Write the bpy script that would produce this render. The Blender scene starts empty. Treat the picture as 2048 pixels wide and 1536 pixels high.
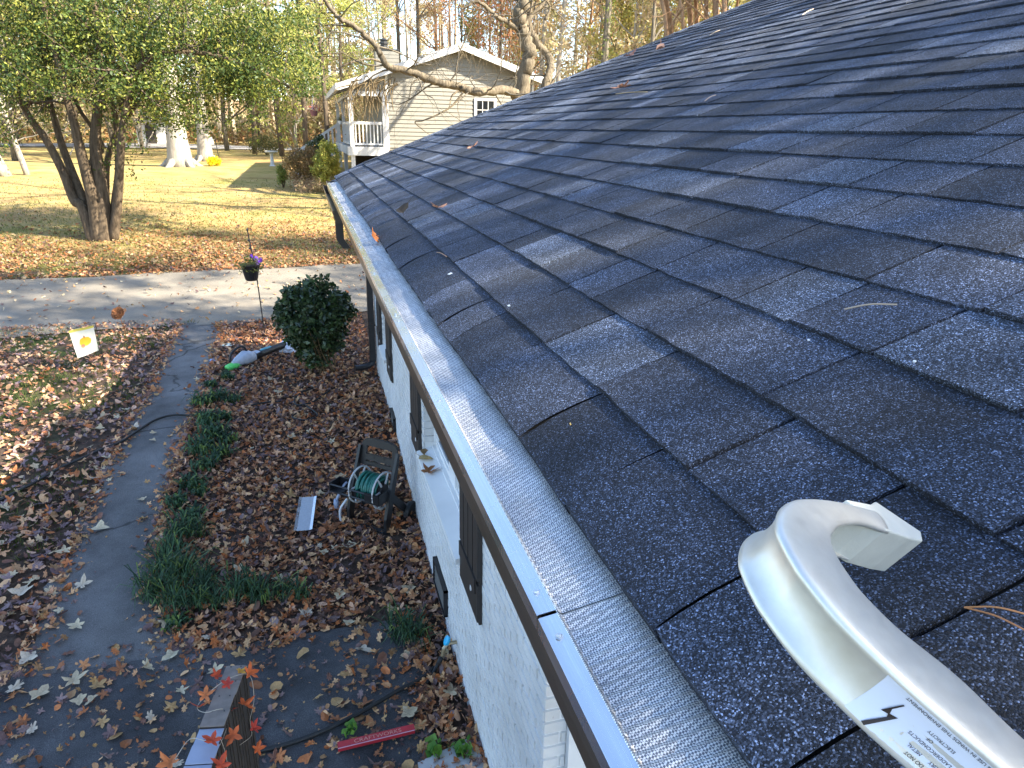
import bpy, math, random
import numpy as np
from mathutils import Vector, Matrix, noise

# ------------------------------------------------------------------ camera, sky, sun, exposure
SC = bpy.context.scene
COL = SC.collection
F = 1420.0                       # focal length in pixels of the 2048 px wide photograph
def _axes():
    Y = np.array([600 - 1024, 768 - 255, F], float)
    ny = (F * F + (600 - 1024) * -84) / (768 - 255)
    Z = -np.array([-84, -ny, F])
    Y /= np.linalg.norm(Y); Z /= np.linalg.norm(Z)
    return -np.cross(Y, Z), Y, Z
AX, AY, AZ = _axes()             # world axes seen from the camera; the lens is the world's origin
cam_data = bpy.data.cameras.new('camera')
cam_data.sensor_width = 36.0
cam_data.lens = F / 2048 * 36.0
cam_data.clip_start = 0.02
cam_data.clip_end = 2000
cam = bpy.data.objects.new('camera', cam_data); COL.objects.link(cam)
cam.matrix_world = Matrix(((AX[0], AX[1], -AX[2], 0), (AY[0], AY[1], -AY[2], 0), (AZ[0], AZ[1], -AZ[2], 0), (0, 0, 0, 1)))
SC.camera = cam

SUN_EL, SUN_AZ = math.radians(37), math.radians(122)     # azimuth clockwise from +Y
world = bpy.data.worlds.new('World'); SC.world = world; world.use_nodes = True
wn = world.node_tree; bg = wn.nodes['Background']
sky = wn.nodes.new('ShaderNodeTexSky'); sky.sky_type = 'NISHITA'; sky.sun_disc = False
sky.sun_elevation = SUN_EL; sky.sun_rotation = SUN_AZ; sky.air_density = 1.0; sky.dust_density = 0.7; sky.ozone_density = 2.0
wn.links.new(sky.outputs[0], bg.inputs[0]); bg.inputs[1].default_value = 0.125
sun_data = bpy.data.lights.new('sun', 'SUN'); sun_data.energy = 5.0; sun_data.angle = math.radians(0.6); sun_data.color = (1.0, 0.91, 0.74)
sun = bpy.data.objects.new('sun', sun_data); COL.objects.link(sun)
sdir = Vector((math.sin(SUN_AZ) * math.cos(SUN_EL), math.cos(SUN_AZ) * math.cos(SUN_EL), math.sin(SUN_EL)))
sun.rotation_euler = (-sdir).to_track_quat('-Z', 'Y').to_euler()
SC.view_settings.view_transform = 'Standard'; SC.view_settings.look = 'None'
SC.view_settings.exposure = 2.15; SC.view_settings.gamma = 1.0; SC.view_settings.use_curve_mapping = False
SC.cycles.max_bounces = 6; SC.cycles.transparent_max_bounces = 8

rng = np.random.default_rng(7)
random.seed(7)
V3 = lambda *a: np.array(a, float)

# ------------------------------------------------------------------ placing helpers
def ray(px, py):
    d = np.array([px - 1024, 768 - py, F], float)
    return np.array([d @ AX, d @ AY, d @ AZ]) / F
def camvec(x, y, z):
    v = np.array([x, y, z], float); return np.array([v @ AX, v @ AY, v @ AZ])
GY = [-60, 2, 4.5, 6.0, 8.0, 14, 24, 38, 60, 110, 180, 400]
GZ = [-3.8, -3.70, -3.68, -3.58, -3.34, -3.30, -2.70, -1.92, -1.75, -1.55, 1.5, 12]
def gz(x, y):
    b = np.interp(y, GY, GZ)
    far = np.clip((np.asarray(y) - 14) / 20, 0, 1)
    return b + far * (0.12 * np.sin(np.asarray(x) * 0.21 + 1) * np.cos(np.asarray(y) * 0.13))
def ong(px, py, lift=0.0):
    r = ray(px, py); t = np.concatenate([np.linspace(1, 60, 6000), np.linspace(60, 500, 6000)])
    i = int(np.argmax(r[2] * t - lift < gz(r[0] * t, r[1] * t))); p = r * t[i]
    return V3(p[0], p[1], float(gz(p[0], p[1])))
def ony(px, py, y): r = ray(px, py); return r * y / r[1]
def onz(px, py, z): r = ray(px, py); return r * z / r[2]
def onx(px, py, x): r = ray(px, py); return r * x / r[0]

# ------------------------------------------------------------------ mesh helpers
class MB:
    """collects verts / faces / colours, then links them as ONE mesh object"""
    def __init__(s): s.v = []; s.f = []; s.c = []; s.n = 0; s.hc = False
    def add(s, vs, fs, col=None):
        vs = np.asarray(vs, float).reshape(-1, 3)
        s.v.append(vs)
        s.f.extend([tuple(int(i) + s.n for i in f) for f in fs])
        if col is None: cc = np.ones((len(vs), 3))
        else:
            cc = np.asarray(col, float); s.hc = True
            if cc.ndim == 1: cc = np.repeat(cc[None], len(vs), 0)
        s.c.append(cc); s.n += len(vs)
    def box(s, lo, hi, M=None, col=None):
        x0, y0, z0 = lo; x1, y1, z1 = hi
        v = np.array([[x0,y0,z0],[x1,y0,z0],[x1,y1,z0],[x0,y1,z0],[x0,y0,z1],[x1,y0,z1],[x1,y1,z1],[x0,y1,z1]], float)
        if M is not None: v = v @ np.asarray(M[0]) + np.asarray(M[1])
        s.add(v, [(3,2,1,0),(4,5,6,7),(0,1,5,4),(1,2,6,5),(2,3,7,6),(3,0,4,7)], col)
    def tube(s, pts, rad, n=6, col=None, caps=True, closed=False):
        P = np.asarray(pts, float); m = len(P); rad = np.broadcast_to(np.asarray(rad, float), (m,))
        if closed: T = np.roll(P, -1, 0) - np.roll(P, 1, 0)
        else: T = np.gradient(P, axis=0)
        T /= np.linalg.norm(T, axis=1)[:, None] + 1e-12
        ref = V3(0, 0, 1) if abs(T[:, 2]).mean() < 0.8 else V3(1, 0, 0)
        A = np.cross(T, ref); A /= np.linalg.norm(A, axis=1)[:, None] + 1e-12
        B = np.cross(T, A)
        a = np.linspace(0, 2 * np.pi, n, endpoint=False)
        v = P[:, None] + rad[:, None, None] * (np.cos(a)[None, :, None] * A[:, None] + np.sin(a)[None, :, None] * B[:, None])
        f = []
        for i in range(m if closed else m - 1):
            j = (i + 1) % m
            for k in range(n): l = (k + 1) % n; f.append((i*n+k, i*n+l, j*n+l, j*n+k))
        if caps and not closed: f += [tuple(range(n - 1, -1, -1)), tuple((m-1)*n + k for k in range(n))]
        s.add(v.reshape(-1, 3), f, col)
    def prism(s, poly, ext, col=None):
        """poly: (n,3) planar outline, ext: extrusion vector"""
        p = np.asarray(poly, float); n = len(p)
        s.add(np.concatenate([p, p + ext]), [tuple(range(n - 1, -1, -1)), tuple(range(n, 2*n))] + [(i, (i+1) % n, (i+1) % n + n, i + n) for i in range(n)], col)
    def lathe(s, prof, c, n=16, axis=None, col=None):
        """prof: list of (radius, height); axis: 3x3 rows (a, b, up)"""
        R = np.eye(3) if axis is None else np.asarray(axis, float)
        a = np.linspace(0, 2*np.pi, n, endpoint=False); v = []
        for r, h in prof: v.append(np.stack([r*np.cos(a), r*np.sin(a), np.full(n, h)], 1) @ R + c)
        f = [(i*n+k, i*n+(k+1) % n, (i+1)*n+(k+1) % n, (i+1)*n+k) for i in range(len(prof)-1) for k in range(n)]
        f += [tuple(range(n-1, -1, -1)), tuple((len(prof)-1)*n + k for k in range(n))]
        s.add(np.concatenate(v), f, col)
    def mesh(s, name, mat=None, smooth=False):
        me = bpy.data.meshes.new(name)
        V = np.concatenate(s.v) if s.v else np.zeros((0, 3))
        me.vertices.add(len(V)); me.vertices.foreach_set('co', V.astype(np.float32).ravel())
        ls = np.array([len(f) for f in s.f], np.int32)
        me.loops.add(int(ls.sum())); me.loops.foreach_set('vertex_index', np.fromiter((i for f in s.f for i in f), np.int32, int(ls.sum())))
        me.polygons.add(len(ls)); me.polygons.foreach_set('loop_start', np.concatenate([[0], np.cumsum(ls)[:-1]]).astype(np.int32))
        me.polygons.foreach_set('use_smooth', np.full(len(ls), bool(smooth)))
        me.update(calc_edges=True)
        if True:
            ca = me.color_attributes.new('tint', 'FLOAT_COLOR', 'POINT')
            C = np.concatenate(s.c); ca.data.foreach_set('color', np.concatenate([C, np.ones((len(C), 1))], 1).astype(np.float32).ravel())
        if mat: me.materials.append(mat)
        return me
    def obj(s, name, mat=None, parent=None, smooth=False, **kw):
        return link(name, s.mesh(name, mat, smooth), parent, **kw)
def link(name, data, parent=None, label=None, cat=None, group=None, kind=None, loc=None):
    o = bpy.data.objects.new(name, data); COL.objects.link(o)
    if parent is not None: o.parent = parent
    if loc is not None: o.location = loc
    tag(o, label, cat, group, kind); return o
def tag(o, label=None, cat=None, group=None, kind=None):
    if label: o['label'] = label
    if cat: o['category'] = cat
    if group: o['group'] = group
    if kind: o['kind'] = kind
def thing(name, label, cat, loc=(0, 0, 0), group=None):
    o = link(name, None, None, label, cat, group); o.location = loc; o.empty_display_size = 0.1; return o
def fill(name, V, Fc, mat, cols=None, smooth=False, parent=None, **kw):
    """big uniform mesh from arrays: V (n,3), Fc (m,k)"""
    me = bpy.data.meshes.new(name); k = Fc.shape[1]
    me.vertices.add(len(V)); me.vertices.foreach_set('co', V.astype(np.float32).ravel())
    me.loops.add(Fc.size); me.loops.foreach_set('vertex_index', Fc.astype(np.int32).ravel())
    me.polygons.add(len(Fc)); me.polygons.foreach_set('loop_start', np.arange(0, Fc.size, k, dtype=np.int32))
    me.polygons.foreach_set('use_smooth', np.full(len(Fc), bool(smooth)))
    me.update(calc_edges=True)
    if cols is not None:
        ca = me.color_attributes.new('tint', 'FLOAT_COLOR', 'POINT')
        ca.data.foreach_set('color', np.concatenate([cols, np.ones((len(cols), 1))], 1).astype(np.float32).ravel())
    me.materials.append(mat)
    return link(name, me, parent, **kw)
def unit(v): v = np.asarray(v, float); return v / (np.linalg.norm(v, axis=-1, keepdims=True) + 1e-12)
def catmull(P, m=6):
    P = np.asarray(P, float); Q = np.concatenate([[2*P[0]-P[1]], P, [2*P[-1]-P[-2]]]); out = []
    for i in range(1, len(Q) - 2):
        for t in np.linspace(0, 1, m, endpoint=False):
            a, b, c, d = Q[i-1:i+3]
            out.append(0.5*((2*b)+(-a+c)*t+(2*a-5*b+4*c-d)*t*t+(-a+3*b-3*c+d)*t**3))
    out.append(P[-1]); return np.array(out)

# ------------------------------------------------------------------ material helpers
class NT:
    def __init__(s, name):
        s.m = bpy.data.materials.new(name); s.m.use_nodes = True; s.t = s.m.node_tree; s.b = s.t.nodes['Principled BSDF']
    def n(s, ty, **kw):
        x = s.t.nodes.new(ty)
        for k, v in kw.items(): setattr(x, k, v)
        return x
    def l(s, a, b): s.t.links.new(a, b)
    def pos(s, scale=1.0, obj=False):
        g = s.n('ShaderNodeTexCoord').outputs['Object'] if obj else s.n('ShaderNodeNewGeometry').outputs['Position']
        if isinstance(scale, (int, float)): scale = (scale,)*3
        m = s.n('ShaderNodeMapping'); m.inputs['Scale'].default_value = scale; s.l(g, m.inputs[0]); return m.outputs[0]
    def noise(s, vec, scale, detail=4, rough=.55):
        x = s.n('ShaderNodeTexNoise'); x.inputs['Scale'].default_value = scale; x.inputs['Detail'].default_value = detail; x.inputs['Roughness'].default_value = rough
        if vec is not None: s.l(vec, x.inputs['Vector'])
        return x.outputs['Fac']
    def ramp(s, fac, stops):
        r = s.n('ShaderNodeValToRGB'); e = r.color_ramp.elements
        while len(e) > len(stops): e.remove(e[-1])
        while len(e) < len(stops): e.new(1)
        for i, (p, c) in enumerate(stops): e[i].position = p; e[i].color = (c, c, c, 1) if isinstance(c, (int, float)) else (*c, 1)
        s.l(fac, r.inputs[0]); return r.outputs[0]
    def mix(s, a, b, fac, mode='MIX'):
        x = s.n('ShaderNodeMix', data_type='RGBA', blend_type=mode)
        for v, i in ((fac, 0), (a, 6), (b, 7)):
            if hasattr(v, 'links'): s.l(v, x.inputs[i])
            elif isinstance(v, tuple): x.inputs[i].default_value = (*v, 1)
            elif i == 0: x.inputs[0].default_value = v
            else: x.inputs[i].default_value = (v, v, v, 1)
        return x.outputs[2]
    def math(s, op, a, b=0.0):
        x = s.n('ShaderNodeMath', operation=op)
        for v, i in ((a, 0), (b, 1)):
            if hasattr(v, 'links'): s.l(v, x.inputs[i])
            else: x.inputs[i].default_value = v
        return x.outputs[0]
    def attr(s, name='tint'):
        a = s.n('ShaderNodeAttribute'); a.attribute_name = name; return a.outputs['Color']
    def bump(s, h, strength=.5, dist=.01):
        b = s.n('ShaderNodeBump'); b.inputs['Strength'].default_value = strength; b.inputs['Distance'].default_value = dist
        s.l(h, b.inputs['Height']); s.l(b.outputs[0], s.b.inputs['Normal'])
    def base(s, c):
        if hasattr(c, 'links'): s.l(c, s.b.inputs['Base Color'])
        else: s.b.inputs['Base Color'].default_value = (*c, 1)
    def set(s, rough=.7, metal=0, spec=None):
        if hasattr(rough, 'links'): s.l(rough, s.b.inputs['Roughness'])
        else: s.b.inputs['Roughness'].default_value = rough
        s.b.inputs['Metallic'].default_value = metal
        if spec is not None: s.b.inputs['Specular IOR Level'].default_value = spec
        return s
def simple(name, col, rough=.6, metal=0, var=.25, scale=8, bump=0.0, spec=None):
    n = NT(name); p = n.pos(1)
    f = n.noise(p, scale, 5)
    a = tuple(c*(1-var) for c in col); b = tuple(min(1, c*(1+var)) for c in col)
    n.base(n.ramp(f, [(.3, a), (.7, b)])); n.set(rough, metal, spec)
    if bump: n.bump(n.noise(p, scale*6, 5), bump, .004)
    return n.m
def tinted(name, rough=.75, spec=.2, transl=0.0, var=0.0, scale=60):
    n = NT(name); c = n.attr()
    if var: c = n.mix(c, n.ramp(n.noise(n.pos(1), scale, 3), [(.25, 1-var), (.75, 1+var)]), 1.0, 'MULTIPLY')
    n.base(c); n.set(rough, 0, spec)
    if transl:
        t = n.n('ShaderNodeBsdfTranslucent'); n.l(c, t.inputs[0]); mx = n.n('ShaderNodeMixShader'); mx.inputs[0].default_value = transl
        n.l(n.b.outputs[0], mx.inputs[1]); n.l(t.outputs[0], mx.inputs[2]); n.l(mx.outputs[0], n.t.nodes['Material Output'].inputs[0])
    return n.m

# granules: stone-coated asphalt
def granule_mat():
    n = NT('asphalt_granules'); p = n.pos(1)
    v = n.n('ShaderNodeTexVoronoi'); v.inputs['Scale'].default_value = 720; n.l(p, v.inputs['Vector'])
    w = n.n('ShaderNodeTexWhiteNoise', noise_dimensions='3D'); n.l(v.outputs['Position'], w.inputs['Vector'])
    cell = n.ramp(w.outputs['Value'], [(0, .15), (.45, .5), (.70, 1.1), (.87, 2.2), (.95, 4.0), (1, 8.5)])
    big = n.ramp(n.noise(p, 6.5, 4), [(.3, .66), (.7, 1.42)])
    mid = n.ramp(n.noise(p, 70, 3), [(.3, .8), (.7, 1.2)])
    c = n.mix(n.attr(), cell, 1.0, 'MULTIPLY'); c = n.mix(c, big, 1.0, 'MULTIPLY'); c = n.mix(c, mid, 1.0, 'MULTIPLY')
    n.base(c); n.set(.86, 0, .35)
    h = n.math('SUBTRACT', 1.0, n.math('MULTIPLY', v.outputs['Distance'], 1.0))
    h2 = n.math('ADD', h, n.math('MULTIPLY', w.outputs['Value'], .6))
    n.bump(h2, .7, .0010)
    return n.m
M_GRAN = granule_mat()
M_UNDER = simple('roof_underlay', (.012, .011, .01), .95, 0, .4, 40)
def brick_mat():
    n = NT('white_painted_brick'); p = n.pos(1)
    chip = n.ramp(n.noise(n.pos((1, .35, 1)), 38, 4, .7), [(.68, 0.0), (.74, 1.0)])
    c = n.mix(n.ramp(n.noise(p, 3.1, 4), [(.3, (.60, .59, .57)), (.7, (.74, .735, .72))]), (.30, .27, .25), n.math('MULTIPLY', chip, .5))
    n.base(c); n.set(.6, 0, .3); n.bump(n.noise(p, 55, 6, .7), .6, .006); return n.m
M_BRICK = brick_mat()
M_WHITE = simple('white_trim_paint', (.76, .76, .75), .45, 0, .04, 5, .1)
M_SHUT = simple('brown_shutter_plastic', (.034, .028, .025), .5, 0, .18, 15, .1)
M_GUTB = simple('brown_gutter_enamel', (.050, .038, .030), .35, 0, .15, 6)
def metal(name, col, rough, lines=None):
    n = NT(name); p = n.pos(1)
    f = n.noise(n.pos((30, 1.2, 30)), 4, 4)
    n.base(n.ramp(f, [(.3, tuple(c*.86 for c in col)), (.7, col)])); n.l(n.ramp(n.noise(p, 9, 4), [(.3, rough*.8), (.7, rough*1.25)]), n.b.inputs['Roughness'])
    n.b.inputs['Metallic'].default_value = 1; return n.m
M_STRIP = metal('mill_aluminium_strip', (.86, .88, .92), .26)
M_STEEL = metal('zinc_screw', (.75, .74, .72), .3)
M_BLACKP = simple('black_plastic', (.012, .012, .014), .42, 0, .3, 20)
M_DARKP = simple('dark_brown_plastic', (.035, .029, .028), .5, 0, .2, 20)
M_RUBBER = simple('black_rubber', (.012, .012, .012), .6, 0, .3, 30)
M_GLASS = simple('dark_window_glass', (.012, .014, .017), .06, 0, .2, 3)
M_DOWN = simple('dark_downspout_enamel', (.022, .020, .021), .4, 0, .2, 8)
def guard_mat():
    n = NT('woven_steel_mesh'); g = n.n('ShaderNodeNewGeometry').outputs['Position']
    m = n.n('ShaderNodeMapping'); m.inputs['Rotation'].default_value = (0, 0, math.radians(45)); m.inputs['Scale'].default_value = (1, 1, 1); n.l(g, m.inputs[0])
    w1 = n.n('ShaderNodeTexChecker'); w1.inputs['Scale'].default_value = 560; n.l(m.outputs[0], w1.inputs['Vector'])
    c = n.mix((.80, .79, .77), (.16, .17, .20), w1.outputs['Fac'])
    dust = n.ramp(n.noise(n.pos(1), 14, 4), [(.35, .82), (.7, 1.08)])
    n.base(n.mix(c, dust, 1.0, 'MULTIPLY')); n.set(.48, .75)
    n.bump(w1.outputs['Fac'], .5, .0006); return n.m
M_GUARD = guard_mat()

# ------------------------------------------------------------------ ground, driveway, path, road
def strip_mask(x, y):
    """0..1: share of bare paving at a point (path, porch apron)"""
    return 0
PATHC = [(13.1, -1.93, .42), (11.0, -1.86, .40), (9.0, -1.84, .38), (7.6, -1.86, .37), (6.4, -1.86, .36), (5.6, -1.80, .42), (4.9, -1.68, .55), (4.3, -1.5, .8)]
def path_c(y):
    ys = [p[0] for p in PATHC][::-1]
    return np.interp(y, ys, [p[1] for p in PATHC][::-1]), np.interp(y, ys, [p[2] for p in PATHC][::-1])
def on_path(x, y):
    c, h = path_c(y); x = np.asarray(x); y = np.asarray(y)
    a = (np.abs(x - c) < h + .05*np.sin(y*7)) & (y < 13.2) & (y > 4.2)
    b = (y < 4.75 + .18*np.sin(x*3) - .1*(x > .2)) & (x > -2.2) & (x < .62)
    return a | b
DRIVE_N = lambda x: 13.2 + .10*(x + 1) + .1*np.sin(x*1.3)
DRIVE_F = lambda x: 17.35 + .09*(x + 1) + .08*np.sin(x*1.7)
def on_drive(x, y): return (y > DRIVE_N(x)) & (y < DRIVE_F(x))

def ground_mat():
    n = NT('ground_soil_and_lawn'); p = n.pos(1)
    sx = n.n('ShaderNodeSeparateXYZ'); n.l(p, sx.inputs[0])
    soil = n.ramp(n.noise(p, 14, 6, .7), [(.25, (.030, .022, .017)), (.5, (.075, .052, .040)), (.8, (.16, .115, .085))])
    gr = n.mix(n.ramp(n.noise(p, 1.1, 5, .6), [(.28, (.20, .19, .05)), (.5, (.36, .29, .11)), (.72, (.46, .33, .16))]), n.ramp(n.noise(p, 45, 5, .7), [(.2, .55), (.8, 1.35)]), 1.0, 'MULTIPLY')
    lf = n.ramp(n.noise(n.pos((.12, .3, 1)), 1.3, 5, .6), [(.42, 0), (.62, 1)])
    gr = n.mix(gr, n.ramp(n.noise(p, 20, 5, .7), [(.3, (.20, .10, .05)), (.7, (.42, .24, .12))]), n.math('MULTIPLY', lf, .55))
    far = n.n('ShaderNodeMapRange'); n.l(sx.outputs['Y'], far.inputs[0]); far.inputs[1].default_value = 17.2; far.inputs[2].default_value = 22
    near_lawn = n.n('ShaderNodeMapRange'); n.l(sx.outputs['X'], near_lawn.inputs[0]); near_lawn.inputs[1].default_value = -2.5; near_lawn.inputs[2].default_value = -3.4
    nl = n.ramp(n.noise(p, 2.2, 5, .65), [(.42, 0.0), (.60, 1.0)])
    nearc = n.mix(soil, n.ramp(n.noise(p, 60, 4), [(.3, (.025, .045, .012)), (.7, (.08, .11, .03))]), n.math('MULTIPLY', near_lawn.outputs[0], nl))
    hill = n.n('ShaderNodeMapRange'); n.l(sx.outputs['Y'], hill.inputs[0]); hill.inputs[1].default_value = 84; hill.inputs[2].default_value = 105
    c = n.mix(nearc, gr, far.outputs[0]); c = n.mix(c, n.ramp(n.noise(p, .8, 5), [(.3, (.20, .11, .055)), (.7, (.40, .26, .13))]), hill.outputs[0])
    n.base(c); n.set(.95, 0, .1); n.bump(n.noise(p, 25, 6, .7), .8, .03); return n.m
M_GROUND = ground_mat()
xs = np.unique(np.concatenate([np.linspace(-260, -30, 24), np.linspace(-30, 20, 70), np.linspace(20, 260, 24)]))
ys = np.unique(np.concatenate([np.linspace(-60, 1, 12), np.linspace(1, 40, 90), np.linspace(40, 400, 70)]))
gx, gy = np.meshgrid(xs, ys); zz = gz(gx, gy) + np.where(gy < 20, .012*np.sin(gx*5.1)*np.cos(gy*4.3), 0)
nx_, ny_ = len(xs), len(ys); idx = np.arange(nx_*ny_).reshape(ny_, nx_)
fill('ground', np.stack([gx, gy, zz], -1).reshape(-1, 3), np.stack([idx[:-1, :-1], idx[:-1, 1:], idx[1:, 1:], idx[1:, :-1]], -1).reshape(-1, 4), M_GROUND, smooth=True, kind='structure', label='brown leaf-strewn ground rising to a sunlit yellow-green lawn')

def asphalt(name, lo, hi, patch=.5, crack=True):
    n = NT(name); p = n.pos(1)
    c = n.ramp(n.noise(p, 160, 4, .8), [(.25, tuple(a*.5 for a in lo)), (.5, lo), (.72, hi), (.85, tuple(min(.6, a*2.4) for a in hi))])
    c = n.mix(c, n.ramp(n.noise(p, 1.6, 5, .6), [(.3, 1-patch*.6), (.7, 1+patch*.6)]), 1.0, 'MULTIPLY')
    if crack:
        v = n.n('ShaderNodeTexVoronoi', feature='DISTANCE_TO_EDGE'); v.inputs['Scale'].default_value = .6
        q = n.mix(p, n.ramp(n.noise(p, 2.4, 6), [(0, -.5), (1, 1)]), .3); n.l(q, v.inputs['Vector'])
        c = n.mix(c, (.012, .011, .01), n.ramp(v.outputs['Distance'], [(.002, .7), (.009, 0)]))
    n.base(c); n.set(.85, 0, .25); n.bump(n.noise(p, 120, 6, .85), .9, .010); return n.m
M_PATH = asphalt('worn_dark_asphalt', (.13, .127, .125), (.24, .235, .225), .7)
M_APRON = asphalt('dark_apron_asphalt', (.072, .072, .075), (.17, .168, .168), .9, False)
M_DRIVE = asphalt('grey_driveway', (.21, .185, .15), (.31, .275, .225), .3, False)
M_ROAD = asphalt('pale_road', (.34, .32, .31), (.42, .40, .38), .15, False)
def sheet(name, rows, mat, lift, label):
    """rows: list of (y, x0, x1); a strip following the ground"""
    V = []; m = 14
    for y, a, b in rows:
        for x in np.linspace(a, b, m): V.append((x, y, float(gz(x, y)) + lift + (.012*math.sin(x*5.1)*math.cos(y*4.3) if y < 20 else 0)))
    I = np.arange(len(rows)*m).reshape(len(rows), m)
    fill(name, np.array(V), np.stack([I[:-1, :-1], I[:-1, 1:], I[1:, 1:], I[1:, :-1]], -1).reshape(-1, 4), mat, smooth=True, kind='structure', label=label)
rows = []
for y in np.linspace(13.2, 4.2, 60):
    c, h = path_c(y); rows.append((y, c - h + .04*math.sin(y*6.3) + .03*math.sin(y*15), c + h + .05*math.sin(y*5.1 + 1)))
sheet('garden_path', rows[::-1], M_PATH, .016, 'cracked dark asphalt path between the lawn and the leaf bed')
sheet('porch_apron', [(y, -2.2 + .1*math.sin(y*4), .60 + .05*math.sin(y*3)) for y in np.linspace(1.0, 4.72, 30)], M_APRON, .020, 'dark asphalt apron below the porch rail')
V = []; m = 90
for x in np.linspace(-22, 16, m):
    a, b = DRIVE_N(x), DRIVE_F(x)
    for t in np.linspace(0, 1, 12): y = a + (b-a)*t + .05*math.sin(x*7)*(1-2*t)*.5; V.append((x, y, float(gz(x, y)) + .02 + .012*math.sin(x*5.1)*math.cos(y*4.3)))
I = np.arange(m*12).reshape(m, 12)
fill('driveway', np.array(V), np.stack([I[:-1, :-1], I[1:, :-1], I[1:, 1:], I[:-1, 1:]], -1).reshape(-1, 4), M_DRIVE, smooth=True, kind='structure', label='grey asphalt driveway crossing behind the bush')
V = []
for x in np.linspace(-70, 30, 60):
    for t in np.linspace(0, 1, 5): y = 62 + 9*t + .0012*(x+10)**2; V.append((x, y, float(gz(x, y)) + .05))
I = np.arange(60*5).reshape(60, 5)
fill('street', np.array(V), np.stack([I[:-1, :-1], I[1:, :-1], I[1:, 1:], I[:-1, 1:]], -1).reshape(-1, 4), M_ROAD, smooth=True, kind='structure', label='pale street beyond the lawn')

# ------------------------------------------------------------------ the white brick house
AL = math.radians(22.06); US = V3(math.cos(AL), 0, math.sin(AL)); UN = V3(-math.sin(AL), 0, math.cos(AL)); UY = V3(0, 1, 0)
EXP = .143; EAVE = V3(.266, 0, -.410) - .011*UN
Y0, Y1 = -1.2, 7.03; NC = 39
house = thing('brick_house', 'white painted brick house seen from its dark shingle roof, with brown shutters', 'house', (.82, 2.24, -3.7))
house.location = (0, 0, 0)
def droop(s): return np.where(s < .105, -.015*(1 - s/.105)**2, 0)
def roofpt(s, y, n, E=EAVE): return E + np.outer(s, US) + np.outer(y, UY) + np.outer(n + droop(s), UN)
# decking under the shingles
mb = MB(); ss = np.array([.008, .02, .05, .1, .3, 1, 3, NC*EXP + .03]); a = roofpt(ss, np.full(8, Y0), np.full(8, -.003)); b = roofpt(ss, np.full(8, Y1-.005), np.full(8, -.003)); a2 = a - UN*.03; b2 = b - UN*.03
mb.add(np.concatenate([a, b, a2, b2]), [(i, i+8, i+9, i+1) for i in range(7)] + [(i+17, i+25, i+24, i+16) for i in range(7)] + [(0, 16, 24, 8)] + [(i+8, i+24, i+25, i+9) for i in range(7)] + [(i, i+1, i+17, i+16) for i in range(7)])
roof = mb.obj('roof', M_UNDER, house)
def shingle(k, ya, yb, tone, tone2, T, E=EAVE, cut=None):
    """one laminated shingle piece of course k as (verts, faces, colours)"""
    m = max(3, int((yb - ya)/.035)) if (E is EAVE and k < 14 and ya < 3.2) else 2
    yy = np.linspace(ya, yb, m + 1); s0 = k*EXP + (0.004 if k == 0 else 0)
    jit = rng.normal(0, .0011, m + 1) if m > 2 else np.zeros(m+1)
    wave = .0016*np.sin(yy*2.3 + k*1.7) + .0012*np.sin(yy*7.1 + k)
    srow = [0, .03, .06, .10, EXP, EXP + .022] if k == 0 else [0, EXP, EXP + .022]
    hs = np.interp(srow, [0, EXP, EXP + .022], [T, .0032, .0012])
    V = []; 
    for s, h in zip(srow, hs):
        lead = (jit if s == 0 else 0)
        V.append(roofpt(s0 + s + lead + (wave if s == 0 else 0), yy, np.full(m+1, h) + (rng.normal(0, .0005, m+1) if s == 0 and m > 2 else 0), E))
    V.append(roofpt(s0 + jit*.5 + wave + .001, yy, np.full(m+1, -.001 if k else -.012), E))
    nr = len(srow); w = m + 1; f = []
    for r in range(nr - 1):
        for i in range(m): f.append((r*w+i, (r+1)*w+i, (r+1)*w+i+1, r*w+i+1))
    for i in range(m): f.append((nr*w+i, i, i+1, nr*w+i+1))                    # butt edge
    f.append((nr*w, (nr-1)*w, 0)); f.append((nr*w+m, m, (nr-1)*w+m))
    V = np.concatenate(V)
    t = (np.arange(w) < (cut*m if cut else 999)).astype(float)[:, None]
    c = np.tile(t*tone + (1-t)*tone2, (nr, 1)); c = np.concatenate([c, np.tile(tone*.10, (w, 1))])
    return V, f, c
tones = np.array([[.024, .030, .046], [.031, .038, .057], [.045, .055, .080], [.020, .025, .038], [.056, .068, .096], [.037, .045, .067]])
pieces = []
for k in range(NC):
    y = Y0 + rng.uniform(-.1, .1)
    while y < Y1:
        w = rng.choice([.11, .14, .17, .20, .24, .28, .33], p=[.07, .14, .20, .22, .18, .12, .07]); yb = min(y + w, Y1)
        if yb - y < .03: break
        t = tones[rng.choice(6, p=[.20, .24, .17, .15, .09, .15])] * rng.uniform(.9, 1.2)
        t2 = t*rng.choice([.72, 1.0, 1.4], p=[.4, .3, .3])
        pieces.append((k, y, yb - (.0035 if k == 0 else .0055), t, t2, rng.choice([.0080, .0115], p=[.5, .5]), rng.choice([0, .4, .6]) or None))
        y = yb
def dist_key(p):
    c = roofpt(np.array([p[0]*EXP]), np.array([(p[1]+p[2])/2]), np.array([0.]))[0]; d = np.linalg.norm(c)
    if c[1] < .1: return 99 + d
    vis = c @ np.array([AX[2], AY[2], AZ[2]]); px = 1024 + F*(c @ np.array([AX[0], AY[0], AZ[0]]))/max(vis, .01); py = 768 - F*(c @ np.array([AX[1], AY[1], AZ[1]]))/max(vis, .01)
    if not (-60 < px < 2120 and -60 < py < 1620): return 50 + d
    return d
pieces.sort(key=dist_key)
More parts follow.
